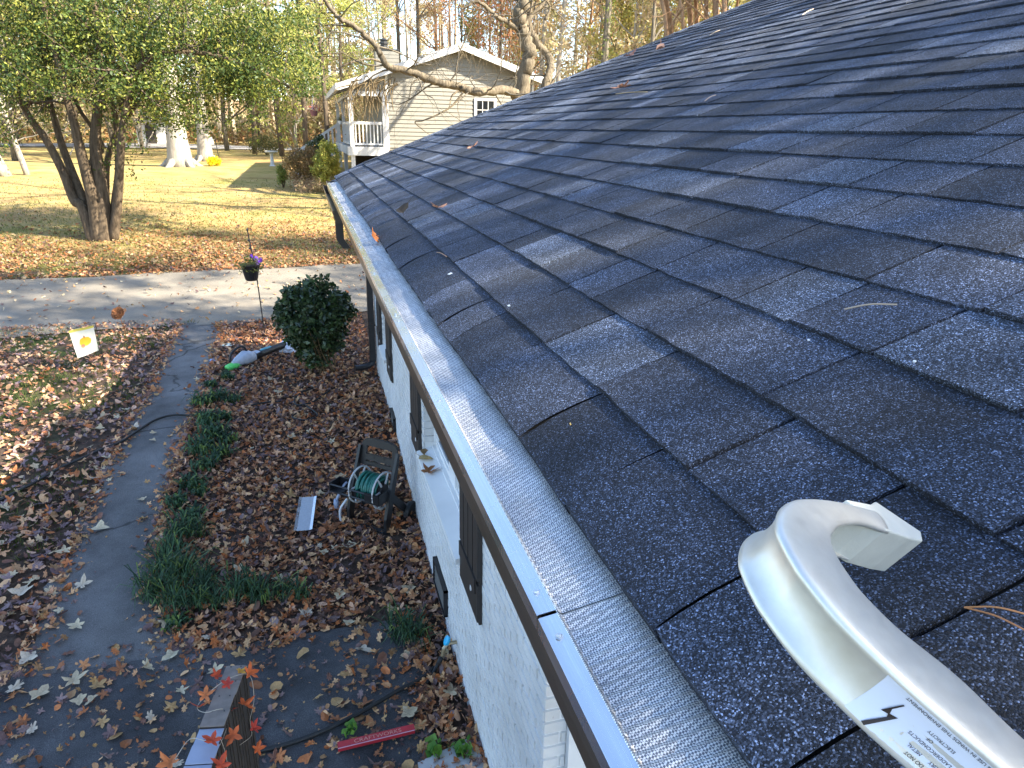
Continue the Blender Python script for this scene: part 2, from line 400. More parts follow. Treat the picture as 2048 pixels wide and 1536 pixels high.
for p in pieces[:296]:
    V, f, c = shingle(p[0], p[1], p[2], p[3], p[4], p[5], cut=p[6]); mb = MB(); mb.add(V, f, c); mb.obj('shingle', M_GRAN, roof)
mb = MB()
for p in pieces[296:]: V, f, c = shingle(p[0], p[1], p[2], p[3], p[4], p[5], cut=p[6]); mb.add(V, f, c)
# rake starter pieces along the far edge
for i in range(20):
    s = i*.3; q = tones[rng.integers(6)]*1.2
    P0 = roofpt(np.array([s, s+.296, s+.296, s]), np.array([Y1-.10, Y1-.10, Y1+.03, Y1+.03]), np.array([.014, .013, .013, .014])); mb.add(np.concatenate([P0, P0 - UN*.016]), [(0, 3, 2, 1), (0, 1, 5, 4), (1, 2, 6, 5), (2, 3, 7, 6), (3, 0, 4, 7)], q)
mb.obj('shingle_field', M_GRAN, roof, kind='stuff')
# lower roof beyond the main rake
E2 = EAVE + V3(.045, 0, -.275)
mb = MB()
for k in range(8):
    y = Y1 + .02
    while y < 10.3:
        w = rng.uniform(.14, .36); yb = min(y+w, 10.3); t = tones[rng.integers(6)]
        V, f, c = shingle(k, y, yb-.004, t*1.3, t*1.3, .009, E2); mb.add(V, f, c); y = yb
low = MB(); sb = np.array([0, 8*EXP]); A = roofpt(sb, np.full(2, Y1), np.full(2, -.004), E2); B = roofpt(sb, np.full(2, 10.29), np.full(2, -.004), E2)
low.prism(np.array([A[0], A[1], B[1], B[0]]), -UN*.03)
lo = low.obj('lower_roof', M_UNDER, house); mb.obj('shingle_field', M_GRAN, lo, kind='stuff')
# fascia, soffit, gable filler of the main roof
mb = MB(); mb.box((.312, Y0, -.60), (.33, Y1 - .02, -.45)); mb.box((.33, Y0, -.60), (.86, Y1 - .02, -.585)); mb.box((.357, Y1, -.87), (.375, 10.25, -.73)); mb.box((.375, Y1, -.87), (.86, 10.25, -.855))
mb.obj('soffit', M_GUTB, house)
ridge = EAVE + US*NC*EXP
mb = MB(); g0 = V3(.33, Y1 - .22, -.58)
mb.prism(np.array([g0, V3(ridge[0], Y1-.22, -.58), V3(ridge[0], Y1-.22, ridge[2]-.06)]), V3(0, .05, 0)); mb.obj('gable_wall', M_WHITE, house)
mb = MB()   # the slope on the far side of the ridge keeps the sun off as the real roof does
q = ridge + V3(0, Y0, .01); US2 = V3(math.cos(AL), 0, -math.sin(AL)); mb.prism(np.array([q, q + US2*5.4, q + US2*5.4 + UY*(Y1-Y0), q + UY*(Y1-Y0)]), V3(0, 0, -.05), col=V3(.05, .055, .07)); mb.obj('back_roof_slope', M_GRAN, house)

# gutter: trough, aluminium strips, woven mesh, screws
def gutter(y0, y1, dx, dz, guard):
    prof = [(.195, -.456), (.193, -.462), (.193, -.486), (.201, -.494), (.205, -.535), (.222, -.572), (.300, -.575), (.309, -.46), (.306, -.46), (.297, -.571), (.224, -.568), (.209, -.533), (.205, -.492), (.199, -.485), (.199, -.460)]
    P = np.array([[x+dx, 0, z+dz] for x, z in prof]); n = len(P); mb = MB()
    A = P + V3(0, y0, 0); B = P + V3(0, y1, 0)
    mb.add(np.concatenate([A, B]), [(i, (i+1) % n, (i+1) % n+n, i+n) for i in range(n)])
    out = prof[:8]
    for yy, o in ((y0, -1), (y1, 1)):
        e = np.array([[x+dx, yy, z+dz] for x, z in out]); mb.add(e, [tuple(range(8)) if o < 0 else tuple(range(7, -1, -1))])
    return mb.obj('gutter', M_GUTB, house)
gut = gutter(Y0, 6.95, 0, 0, True)
gut2 = gutter(7.02, 10.3, .045, -.275, False)
y = Y0; secs = []
for a, b in ((-1.2, -.66), (-.66, .555), (.555, 1.765), (1.765, 2.98), (2.98, 4.19), (4.19, 5.4), (5.4, 6.62)):
    secs.append((a, b))
    mb = MB(); o = .0008 if len(secs) % 2 else 0
    for x0, x1, z0, z1, th in ((.1925, .2115, -.4545, -.4515, .0016), (.1925, .1940, -.468, -.4545, 0), ):
        if th:
            mb.prism(np.array([[x0, a+.002, z0+o], [x1, a+.002, z1+o], [x1, b-.002, z1+o], [x0, b-.002, z0+o]]), V3(0, 0, .0016))
            for q in (.28, .55, .78): # rolled ribs along the strip
                xx = x0 + (x1-x0)*q; zq = z0 + (z1-z0)*q + o + .0016; mb.tube([(xx, a+.003, zq), (xx, b-.003, zq)], .0006, 5)
        else: mb.box((.1915, a+.002, -.470), (.1930, b-.002, -.4535+o))
    mb.obj('guard_strip', M_STRIP, gut)
    # corrugated woven mesh
    ny = int((b - a)/.0030); yy = np.linspace(a-.0005, b+.0005, ny+1); ph = (yy/.0125 - np.floor(yy/.0125)); rib = np.abs(ph*2-1)
    xsn = np.array([.2110, .2122, .2140, .2170, .235, .268, .274, .298]); base = np.array([-.4500, -.4487, -.4515, -.4530, -.4494, -.4428, -.4416, -.4368]); amp = np.array([.0003, .0012, .0016, .0036, .0040, .0038, .0036, .0032])
    X = np.repeat(xsn[None], ny+1, 0); Z = base[None] + amp[None]*(rib[:, None]-.5) + .0010*np.sin(yy*23)[:, None]*(xsn > .215) + o; Yg = np.repeat(yy[:, None], 8, 1)
    if b < 2.2:   # dented crease near a joint
        Z += -.0015*np.exp(-((yy - b + .03)/.02)**2)[:, None]*(xsn > .215)
    I = np.arange((ny+1)*8).reshape(ny+1, 8)
    fill('guard_mesh', np.stack([X, Yg, Z], -1).reshape(-1, 3), np.stack([I[:-1, :-1], I[:-1, 1:], I[1:, 1:], I[1:, :-1]], -1).reshape(-1, 4), M_GUARD, parent=gut)
    for ys_ in (a+.035, (a+b)/2, b-.035):
        if ys_ < 0: continue
        mb = MB(); c = V3(.2020, ys_, -.4512); mb.lathe([(.0042, 0), (.0044, .0006), (.0030, .0010)], c, 14)
        mb.lathe([(.0028, .0008), (.0028, .0030), (.0022, .0036)], c, 6); mb.obj('screw', M_STEEL, gut)
# downspout outlet box of the lower gutter and the pipe on the far corner
mb = MB(); mb.box((.262, 7.18, -1.02), (.335, 7.28, -.853)); mb.prism([(.262, 7.18, -1.02), (.335, 7.18, -1.02), (.335, 7.28, -1.02), (.262, 7.28, -1.02)], V3(.06, 0, -.09)); mb.obj('gutter_outlet', M_DOWN, house)
mb = MB(); zb = -3.22
for (a0, a1, b0, b1) in (((.72, 9.78, -.9), (.80, 9.88, -.9), (.72, 9.78, zb+.13), (.80, 9.88, zb+.13)),): mb.box((a0[0], a0[1], b0[2]), (a1[0], a1[1], a0[2]))
P = catmull([(.76, 9.83, zb+.18), (.75, 9.82, zb+.08), (.66, 9.80, zb+.03), (.50, 9.76, zb+.03)], 5); mb.tube(P, .045, 8)
for z in (-1.5, -2.6): mb.box((.715, 9.77, z), (.82, 9.89, z+.03))
mb.obj('downspout', M_DOWN, house)

# walls with openings; x = .82 is the brick face
XW = .82; YN, YF = 2.24, 9.93
WIN = [(3.86, 5.53, -2.56), (8.16, 8.78, -2.56)]           # openings y0, y1, sill height
wallm = MB()
zt, zb_ = -.60, -4.0
def wallbox(y0, y1, z0, z1): wallm.box((XW + .010, y0, z0), (XW + .22, y1, z1))
wallbox(YN + .006, WIN[0][0], zb_, zt); wallbox(WIN[0][1], WIN[1][0], zb_, zt); wallbox(WIN[1][1], YF, zb_, zt)
for y0, y1, zs in WIN: wallbox(y0, y1, zb_, zs - .03); wallbox(y0, y1, -1.0, zt)
wallm.box((XW + .22, YN + .1, zb_), (XW + .30, YF, zt)); wallm.box((XW + .05, YF - .12, zb_), (4.2, YF, -.9)); 
wall = wallm.obj('wall', M_WHITE, house)
VENTS = [(4.46, 4.95, -3.50, -3.27), (7.62, 8.0, -3.38, -3.14)]
BL, BH, PH = .2015, .0575, .0677
bm_full = MB(); d = .0035
def brickbox(L):
    mb = MB(); x0, x1 = 0, .010; v = np.array([[x1, -.0, 0], [x0, .003, .003], [x0, L-.003, .003], [x1, L, 0], [x1, 0, BH], [x0, .003, BH-.003], [x0, L-.003, BH-.003], [x1, L, BH]], float)
    mb.add(v, [(1, 5, 6, 2), (0, 4, 5, 1), (3, 2, 6, 7), (4, 7, 6, 5), (0, 1, 2, 3)]); return mb
bricks = []
for r in range(0, 40):
    z = -4.0 + r*PH
    if z > -1.9: break
    y = YN - (0 if r % 2 else .1055)
    while y < YF:
        a, b = max(y, YN), min(y + BL, YF); y += BL + .0095
        cuts = [(w[0], w[1]) for w in WIN if z + BH > w[2] - .075] + [(v[0], v[1]) for v in VENTS if z + BH > v[2] and z < v[3]]
        seg = [(a, b)]
        for c0, c1 in cuts:
            seg = [t for s_ in seg for t in ((s_[0], min(s_[1], c0 - .003)), (max(s_[0], c1 + .003), s_[1])) if t[1] - t[0] > .02]
        for s_ in seg: bricks.append((s_[0], s_[1], z))
bricks.sort(key=lambda b: math.dist((XW, b[0], b[2]), (0, 0, 0)) + (5 if b[2] < gz(XW, b[0]) - .03 else 0) + (6 if b[2] > -2.02 else 0))
bcache = {}
def bmesh_for(L):
    k = round(L, 3)
    if k not in bcache: bcache[k] = brickbox(L).mesh('brick', M_BRICK)
    return bcache[k]
rest = MB()
for i, (a, b, z) in enumerate(bricks):
    if z < -3.95: continue
    jx = rng.normal(0, .0012)
    if i < 297: link('brick', bmesh_for(b-a), wall, loc=(XW + jx - .003, a, z + rng.normal(0, .0008)))
    else:
        q = brickbox(b-a); rest.add(q.v[0] + V3(XW + jx - .003, a, z), q.f)
rest.obj('brickwork', M_BRICK, wall, kind='stuff')
# brick return at the near corner, jambs, trim board and siding of the porch recess (face -y)
mb = MB()
def ybrick(mb, x0, x1, y, z, d=1):
    v = np.array([[x0, y+.01*d, z], [x0+.003, y, z+.003], [x1-.003, y, z+.003], [x1, y+.01*d, z], [x0, y+.01*d, z+BH], [x0+.003, y, z+BH-.003], [x1-.003, y, z+BH-.003], [x1, y+.01*d, z+BH]]); mb.add(v, [(1, 2, 6, 5), (0, 1, 5, 4), (3, 7, 6, 2), (4, 5, 6, 7), (0, 3, 2, 1)])
for r in range(52):
    z = -4.0 + r*PH
    if z > -.7: break
    if r % 2: ybrick(mb, XW-.001, XW + .105, YN - .004, z)
    else: ybrick(mb, XW-.001, XW + .072, YN - .004, z); ybrick(mb, XW + .081, XW + .105, YN - .004, z)
    for y0, y1, zs in WIN:
        if z > zs: ybrick(mb, XW, XW + .11, y1 - .012, z)
mb.obj('corner_brickwork', M_BRICK, wall, kind='stuff')
mb = MB(); mb.box((XW + .106, YN - .035, -4.0), (XW + .19, YN + .2, -.6)); mb.box((XW + .19, YN + .02, -4.0), (XW + .23, YN + .2, -.6)); mb.obj('corner_trim', M_WHITE, house)
for i in range(26):
    z = -3.9 + i*.127
    mb = MB(); mb.prism([(XW+.23, YN+.055, z), (XW+.23, YN+.055, z+.002), (XW+.23, YN+.072, z+.129), (XW+.23, YN+.085, z+.129), (XW+.23, YN+.085, z)], V3(2.4, 0, 0)); mb.obj('siding_board', M_WHITE, house)
# windows
def window(y0, y1, zs, muls):
    xw = XW + .100; zt2 = -1.0
    fr = MB(); fr.box((xw, y0, zs), (xw + .05, y1, zs + .06)); fr.box((xw, y0, zs + .06), (xw + .05, y0 + .07, zt2)); fr.box((xw, y1 - .075, zs + .06), (xw + .05, y1 - .004, zt2)); fr.box((xw - .012, y1 - .035, zs+.06), (xw, y1 - .012, zt2))
    for m_ in muls: fr.box((xw - .008, m_ - .12, zs + .06), (xw + .05, m_ + .12, zt2))
    w = fr.obj('window', M_WHITE, house)
    edges = [y0 + .07] + [v for m_ in muls for v in (m_ - .12, m_ + .12)] + [y1 - .075]
    for a, b in zip(edges[::2], edges[1::2]):
        q = MB(); q.box((xw + .022, a, zs + .06), (xw + .026, b, zt2)); q.obj('pane', M_GLASS, w)
        q = MB()
        for a_, b_, c_, d_ in ((a, a+.022, zs+.06, zt2), (b-.022, b, zs+.06, zt2), (a+.022, b-.022, zs+.06, zs+.082)): q.box((xw + .012, a_, c_), (xw + .021, b_, d_))
        q.obj('sash', M_WHITE, w)
    q = MB(); q.prism([(XW - .062, y0 - .01, zs - .068), (XW - .062, y0 - .01, zs - .030), (XW + .099, y0 - .01, zs + .004), (XW + .099, y0 - .01, zs - .068)], V3(0, y1 - y0 + .015, 0))
    q.box((XW + .072, y0, zs + .002), (XW + .099, y1, zs + .018))
    s = q.obj('sill', M_WHITE, w); return w
window(*WIN[0], [4.12, 4.74]); window(*WIN[1], [])
def shutter(y0, y1, z0=-2.73):
    """board-and-batten style panel with raised rails and open slots"""
    x1, x0 = XW - .004, XW - .034; mb = MB()
    w = y1 - y0; st = w*.15
    z1 = -1.0
    mb.box((x0 + .012, y0, z0), (x1, y1, z1))
    n = 4; gap = .018; bw = (w - gap*(n-1))/n
    for i in range(n): mb.box((x0, y0 + i*(bw+gap), z0 + .30), (x0 + .011, y0 + i*(bw+gap) + bw, z1))
    mb.box((x0, y0, z0 + .02), (x0 + .011, y1, z0 + .27)); mb.box((x0 - .012, y0 + .03, z0 + .20), (x0 + .0, y1 - .03, z0 + .30))
    o = mb.obj('shutter', M_SHUT, house)
    q = MB(); q.box((x0 - .006, y0 + w*.3, z0 + .14), (x0 + .0005, y0 + w*.34, z0 + .17)); q.obj('clip', M_WHITE, o)
for a, b in ((3.36, 3.85), (5.60, 6.06), (7.72, 8.12), (8.82, 9.20)): shutter(a, b)
for y0, y1, z0, z1 in VENTS:
    mb = MB(); x = XW - .030
    mb.box((x + .03, y0, z0), (x + .035, y1, z1)); 
    for a_, b_, c_, d_ in ((y0, y1, z0, z0+.015), (y0, y1, z1-.015, z1), (y0, y0+.015, z0, z1), (y1-.015, y1, z0, z1)): mb.box((x - .004, a_, c_), (x + .03, b_, d_))
    v = mb.obj('crawl_space_vent', M_BLACKP, house)
    for i in range(6):
        q = MB(); zq = z0 + .025 + i*.032; q.prism([(x + .004, y0+.016, zq), (x + .007, y0+.016, zq), (x + .027, y0+.016, zq+.022), (x + .024, y0+.016, zq+.022)], V3(0, y1-y0-.032, 0)); q.obj('louvre', M_BLACKP, v)

# ------------------------------------------------------------------ ladder stabiliser arm resting on the roof
Wc = V3(-.021, -.028, .0168); WW = camvec(*Wc)*.885
def onbend(px, py):
    r = V3((px-1024)/F, (768-py)/F, 1.0); d = .00688*.885/(r @ Wc); return camvec(*(r*d))
RB = [(1745, 1024), (1697, 1012), (1674, 1007), (1640, 1002), (1617, 1001), (1590, 1003), (1572, 1012), (1560, 1028), (1557, 1055), (1568, 1084), (1590, 1124), (1617, 1164), (1693, 1255), (1823, 1381), (1960, 1499), (2110, 1625), (2300, 1780)]
RC = [(1774, 1066), (1740, 1053), (1712, 1048), (1685, 1050), (1670, 1056), (1662, 1066), (1659, 1075), (1660, 1088), (1667, 1106), (1682, 1133), (1705, 1167), (1732, 1200), (1800, 1266), (1915, 1358), (2042, 1480), (2190, 1600), (2370, 1745)]
PB = catmull([onbend(*p) for p in RB], 6); PC = catmull([onbend(*p) for p in RC], 6)
wn_ = unit(WW); nst = len(PB)
arm = thing('ladder_stabilizer', 'silver aluminium ladder stabilizer arm with a cream end cap resting on the shingles', 'ladder stabilizer')
rows_ = []
for i in range(nst):
    b, c = PB[i], PC[i]; fl = c - b; L = np.linalg.norm(fl); fu = fl/L; r = [] 
    tr = .0045 if i < nst else 0
    # far flange inner edge -> far corner -> web -> near corner -> near flange inner edge
    for t in (0, .35, .7, .92): r.append(c + WW*1.0 - fl*t + wn_*.0015*math.sin(math.pi*t))
    r.append(b + WW*1.0 + fu*.0006)
    for t in (.965, .9, .75, .55, .35, .2, .1, .045): r.append(b + WW*t + fu*(.0052*math.sin(math.pi*min(1, max(0, (t-.03)/.94)))**.6) - fu*.0012)
    r.append(b - wn_*.0004 + fu*.0004)
    for t in (.06, .14, .25, .4, .55, .7, .85, .95): r.append(b + fl*t - wn_*.0030*math.sin(math.pi*t)**.5)
    r.append(c - wn_*.0002); r.append(c + wn_*.0016 - fu*.0012)
    rows_.append(r)
R_ = np.array(rows_); nw = R_.shape[1]
mb = MB(); mb.add(R_.reshape(-1, 3), [(i*nw+j, i*nw+j+1, (i+1)*nw+j+1, (i+1)*nw+j) for i in range(nst-1) for j in range(nw-1)])
def alu():
    n = NT('cast_aluminium'); p = n.pos(1)
    n.base(n.ramp(n.noise(p, 35, 5, .6), [(.3, (.70, .66, .58)), (.7, (.80, .77, .69))])); n.l(n.ramp(n.noise(p, 120, 5, .7), [(.3, .38), (.7, .5)]), n.b.inputs['Roughness']); n.b.inputs['Metallic'].default_value = .6
    n.bump(n.noise(p, 260, 5, .7), .05, .001); return n.m
o = mb.obj('arm_channel', alu(), arm, smooth=True)
md = o.modifiers.new('thickness', 'SOLIDIFY'); md.thickness = .0018; md.offset = 0
capm = simple('cream_rubber_cap', (.70, .66, .55), .5, 0, .06, 40, .15, .3)
capP = np.array([onbend(*p) for p in [(1688, 1002), (1738, 1012), (1747, 1006), (1838, 1067), (1842, 1086), (1815, 1080), (1768, 1064), (1742, 1047), (1720, 1030)]])
mb = MB(); mb.prism(capP - WW*.07, WW*1.16); cp = mb.obj('end_cap', capm, arm)
bv = cp.modifiers.new('round', 'BEVEL'); bv.width = .0016; bv.segments = 3; bv.limit_method = 'ANGLE'
# warning label on the outer face of the channel
def armpt(t, w, lift):
    """t: position along the arm (index), w: 0 near edge .. 1 far edge"""
    i = min(int(t), nst-2); q = t - i; b = PB[i]*(1-q) + PB[i+1]*q; c = PC[i]*(1-q) + PC[i+1]*q; fu = unit(c-b)
    s = .0052*math.sin(math.pi*min(1, max(0, (w-.03)/.94)))**.6
    return b + WW*w + fu*(s - .0012 - lift)
T0, T1 = 12.72*6, 15.9*6
lab = MB(); nt_, nwd = 24, 14; V = [armpt(T0 + (T1-T0)*i/nt_, .06 + .87*j/nwd, .0013) for i in range(nt_+1) for j in range(nwd+1)]
lab.add(V, [(i*(nwd+1)+j, i*(nwd+1)+j+1, (i+1)*(nwd+1)+j+1, (i+1)*(nwd+1)+j) for i in range(nt_) for j in range(nwd)])
lb = lab.obj('warning_label', simple('white_vinyl_label', (.74, .75, .82), .35, 0, .03, 20), arm, smooth=True)
PERL = np.linalg.norm(PB[int(T0)+6] - PB[int(T0)])/6/np.linalg.norm(WW)      # index step in units of channel width
M_INK = simple('dark_brown_ink', (.03, .018, .015), .5)
def ink(name, V2, faces, t0, w0, sx=1, sy=1):
    """V2 (along, across) in channel widths"""
    mb = MB(); mb.add([armpt(t0 + v[0]*sx/PERL, w0 + v[1]*sy, .0018) for v in V2], faces); mb.obj(name, M_INK, lb)
ink('lightning_bolt', [(.29, .917), (.364, .933), (.54, .505), (.421, .539), (.388, .457), (.455, .276), (.429, .269), (.305, .59), (.407, .561), (.434, .609)], [(0, 1, 2, 9), (9, 2, 3, 8), (8, 3, 4, 7), (4, 5, 6, 7)], T0, 0)
def text_on_arm(txt, t0, w0, size):
    cu = bpy.data.curves.new('lettering', 'FONT'); cu.body = txt; cu.size = size
    tmp = bpy.data.objects.new('lettering', cu); COL.objects.link(tmp); me = bpy.data.meshes.new_from_object(tmp); bpy.data.objects.remove(tmp)
    X = max(v.co.x for v in me.vertices)
    for v in me.vertices:
        v.co = Vector(armpt(t0 + (X - v.co.x)/PERL, w0 + v.co.y*1.0, .0018))      # reads upside down, as in the photo
    me.materials.append(M_INK); link('lettering', me, lb)
for txt, t_, w_, s_ in (('WARNING & USE IN WINDS THIS ENVIRONMENT', .38, .10, .085), ('ELECTRICITY', .92, .30, .08), ('OF', 1.0, .41, .08), ('CONDUCTS', .78, .52, .08), ('OF LADDER', 1.22, .52, .08), ('METAL', .92, .68, .08), ('SERIOUS INJURY', 1.3, .68, .08), ('DO NOT', 1.0, .80, .08)):
    text_on_arm(txt, T0 + t_/PERL, w_, s_)

# ------------------------------------------------------------------ leaves
def leaf_shape(lobes, depth, n=18, asp=1.0):
    a = np.linspace(0, 2*np.pi, n, endpoint=False)
    r = .5*(1 - depth*(.5+.5*np.cos(a*lobes))) * (1 + .18*np.cos(a))
    return np.stack([r*np.cos(a)*1.05, r*np.sin(a)*asp], 1)
LS = {'maple': leaf_shape(5, .62, 20), 'oak': leaf_shape(7, .48, 21, .62), 'tulip': leaf_shape(4, .45, 16, .95), 'oval': leaf_shape(2, .0, 8, .48), 'beech': leaf_shape(2, .12, 8, .62)}
def leaf_mesh(shape, size, col, seed, curl=.35):
    r = np.random.default_rng(seed); s = LS[shape]; n = len(s)
    V = np.zeros((n+1, 3)); V[1:, :2] = s*size*(1 + r.normal(0, .05, (n, 1)))
    ax = r.uniform(0, np.pi); u = V[:, 0]*math.cos(ax) + V[:, 1]*math.sin(ax)
    V[:, 2] = curl*(u**2)/size*2.2 + r.normal(0, .02*size, n+1)
    V[0, 2] -= .02*size
    mb = MB(); c = np.repeat(col[None], n+1, 0)*r.uniform(.85, 1.12, (n+1, 1)); c[0] *= .8
    mb.add(V, [(0, i+1, (i+1) % n+1) for i in range(n)], c)
    e = V[1] ; mb.tube([e*.9, e*1.35 + V3(0, 0, .02*size), e*1.7 + V3(0, 0, .05*size)], size*.012, 3, col*.6)
    return mb
M_LEAF = tinted('dry_leaf', .62, .3, .12, .18, 90)
def scatter(name, P, size, cols, shapes, parent=None, tilt=.45, curl=.4, **kw):
    """many fallen leaves in one mesh"""
    Vs, Fs, Cs = [], [], []; off = 0; N = len(P)
    which = rng.integers(0, len(shapes), N)
    for k, sh in enumerate(shapes):
        ids = np.where(which == k)[0]; m = len(ids)
        if not m: continue
        s = LS[sh]; n = len(s)
        base = np.zeros((n+1, 3)); base[1:, :2] = s
        B = np.repeat(base[None], m, 0); ax = rng.uniform(0, np.pi, m)[:, None]
        u = B[..., 0]*np.cos(ax) + B[..., 1]*np.sin(ax)
        B[..., 2] = rng.uniform(-.2, curl*2, m)[:, None]*u**2*2 + rng.normal(0, .03, (m, n+1))
        th = rng.uniform(0, 2*np.pi, m); tx = rng.normal(0, tilt, m); ty = rng.normal(0, tilt, m)
        c, s_ = np.cos(th), np.sin(th)
        Rz = np.stack([np.stack([c, -s_, 0*c], -1), np.stack([s_, c, 0*c], -1), np.stack([0*c, 0*c, 1+0*c], -1)], 1)
        cx, sx = np.cos(tx), np.sin(tx); Rx = np.stack([np.stack([1+0*cx, 0*cx, 0*cx], -1), np.stack([0*cx, cx, -sx], -1), np.stack([0*cx, sx, cx], -1)], 1)
        cy, sy = np.cos(ty), np.sin(ty); Ry = np.stack([np.stack([cy, 0*cy, sy], -1), np.stack([0*cy, 1+0*cy, 0*cy], -1), np.stack([-sy, 0*cy, cy], -1)], 1)
        R = Rx @ Ry @ Rz; Q = np.einsum('mij,mnj->mni', R, B)*size[ids][:, None, None]
        lift = -Q[..., 2].min(1)*.75
        Q += P[ids][:, None]; Q[..., 2] += lift[:, None]
        Vs.append(Q.reshape(-1, 3)); cc = cols[ids][:, None]*rng.uniform(.85, 1.12, (m, n+1, 1)); Cs.append(cc.reshape(-1, 3))
        i = np.arange(n); tri = np.stack([0*i, i+1, (i+1) % n+1], 1)
        Fs.append((np.arange(m)[:, None, None]*(n+1) + tri[None]).reshape(-1, 3) + off); off += m*(n+1)
    return fill(name, np.concatenate(Vs), np.concatenate(Fs), M_LEAF, np.concatenate(Cs), parent=parent, **kw)
BROWN = np.array([[.24, .105, .050], [.32, .155, .070], [.15, .075, .052], [.42, .235, .115], [.12, .08, .08], [.50, .32, .17], [.18, .13, .125], [.36, .13, .045], [.10, .055, .038], [.45, .28, .18]])
BROWN = BROWN*np.array([1.32, 1.22, 1.15])
PALE = np.array([[.52, .41, .26], [.60, .50, .33], [.42, .30, .17], [.46, .28, .12], [.34, .19, .09], [.56, .46, .34]])
def pick(pal, n, p=None): return pal[rng.choice(len(pal), n, p=p)]*rng.uniform(.8, 1.2, (n, 1))
# the bed by the wall
N = 22000
x = rng.uniform(-1.55, .84, N); y = rng.uniform(2.7, 13.2, N); m = (y > 4.75 + .12*np.sin(x*3)) | (x > .45) | (y < 3.28 + .1*np.sin(x*9))
m &= ~((np.abs(x - path_c(y)[0]) < path_c(y)[1] - .05) & (y > 4.6)); m &= rng.random(N) < np.where(y > 9.5, .7, 1)
x, y = x[m], y[m]; n_ = len(x); P = np.stack([x, y, gz(x, y) + rng.uniform(0, .035, n_) + .03*np.clip((x-.5)/.3, 0, 1)], 1)
scatter('leaf_litter', P, rng.uniform(.038, .10, n_)*rng.uniform(.7, 1.1, n_), pick(BROWN, n_), ['maple', 'oak', 'oak', 'beech', 'maple', 'oval'], kind='stuff', label='thick brown leaf litter covering the bed along the white wall')
# apron and path: thin scatter
N = 5200; x = rng.uniform(-2.2, .7, N); y = rng.uniform(1.6, 4.9, N); m = rng.random(N) < .35 + .5*np.clip((x+.4), 0, 1)*(y < 4.2) + .25*(np.sin(x*5+y*3) > .3)
x, y = x[m], y[m]; n_ = len(x); scatter('apron_leaves', np.stack([x, y, gz(x, y) + .025], 1), rng.choice([.022, .035, .05, .075, .10], n_, p=[.25, .25, .22, .18, .10])*rng.uniform(.8, 1.2, n_), pick(np.concatenate([BROWN[:8], PALE[3:5]]), n_), ['maple', 'oak', 'beech', 'oak'], kind='stuff', label='scattered brown leaves on the dark apron')
N = 3600; y = rng.uniform(4.7, 13.2, N); c, h = path_c(y); e = rng.choice([-1, 1], N); x = c + e*h*(1.04 - np.abs(rng.normal(0, .24, N)));
scatter('path_leaves', np.stack([x, y, gz(x, y) + .022], 1), rng.choice([.02, .035, .055, .085], N, p=[.35, .3, .22, .13])*rng.uniform(.8, 1.2, N), pick(np.concatenate([BROWN[:8], PALE[3:5]]), N), ['maple', 'oak', 'beech'], kind='stuff', label='small leaves drifted along both edges of the path')
# lawn left of the path
N = 26000; x = rng.uniform(-9.5, -1.9, N); y = rng.uniform(2.6, 13.5, N); c, h = path_c(y); m = (x < c - h + .06) & (x > -1.1*y*.62 - 1.5); dens = .5 + .5*(np.sin(x*2.2 + 1.3*np.sin(y*1.1)) + np.sin(y*2.7 + x) > -.5)
m &= rng.random(N) < dens; x, y = x[m], y[m]; n_ = len(x); pal = np.concatenate([BROWN, BROWN[[4, 6]], PALE[[2, 4]]])*V3(.95, 1, 1.12)
scatter('lawn_leaves', np.stack([x, y, gz(x, y) + .03], 1), rng.uniform(.05, .12, n_)*np.clip(1.25 - y*.045, .65, 1), pick(pal, n_), ['maple', 'oak', 'beech', 'oak'], kind='stuff', label='brown and grey leaves lying in the short lawn')
# band beyond the driveway
N = 24000; x = rng.uniform(-14, 4, N); y = 17.3 + np.abs(rng.normal(0, 3.0, N)) + .09*(x+1); m = (y < 27) & (np.sin(x*1.3 + 2*np.sin(y*.9)) + rng.normal(0, .6, N) > -.8); x, y = x[m], y[m]; n_ = len(x)
scatter('verge_leaves', np.stack([x, y, gz(x, y) + .02], 1), rng.uniform(.045, .11, n_), pick(np.concatenate([BROWN[[0, 1, 3, 7, 2, 4]], PALE[[2, 4]]])*V3(.78, .80, .78), n_), ['beech', 'oval', 'oak'], kind='stuff', label='dry leaves drifted along the far edge of the driveway', tilt=.35)
N = 700; x = rng.uniform(-14, 2, N); y = rng.uniform(13.3, 17.2, N); scatter('driveway_leaves', np.stack([x, y, gz(x, y) + .03], 1), rng.uniform(.05, .10, N), pick(np.concatenate([BROWN[:6], PALE[:4]]), N), ['beech', 'oval', 'oak'], kind='stuff', label='a few leaves blown over the driveway')

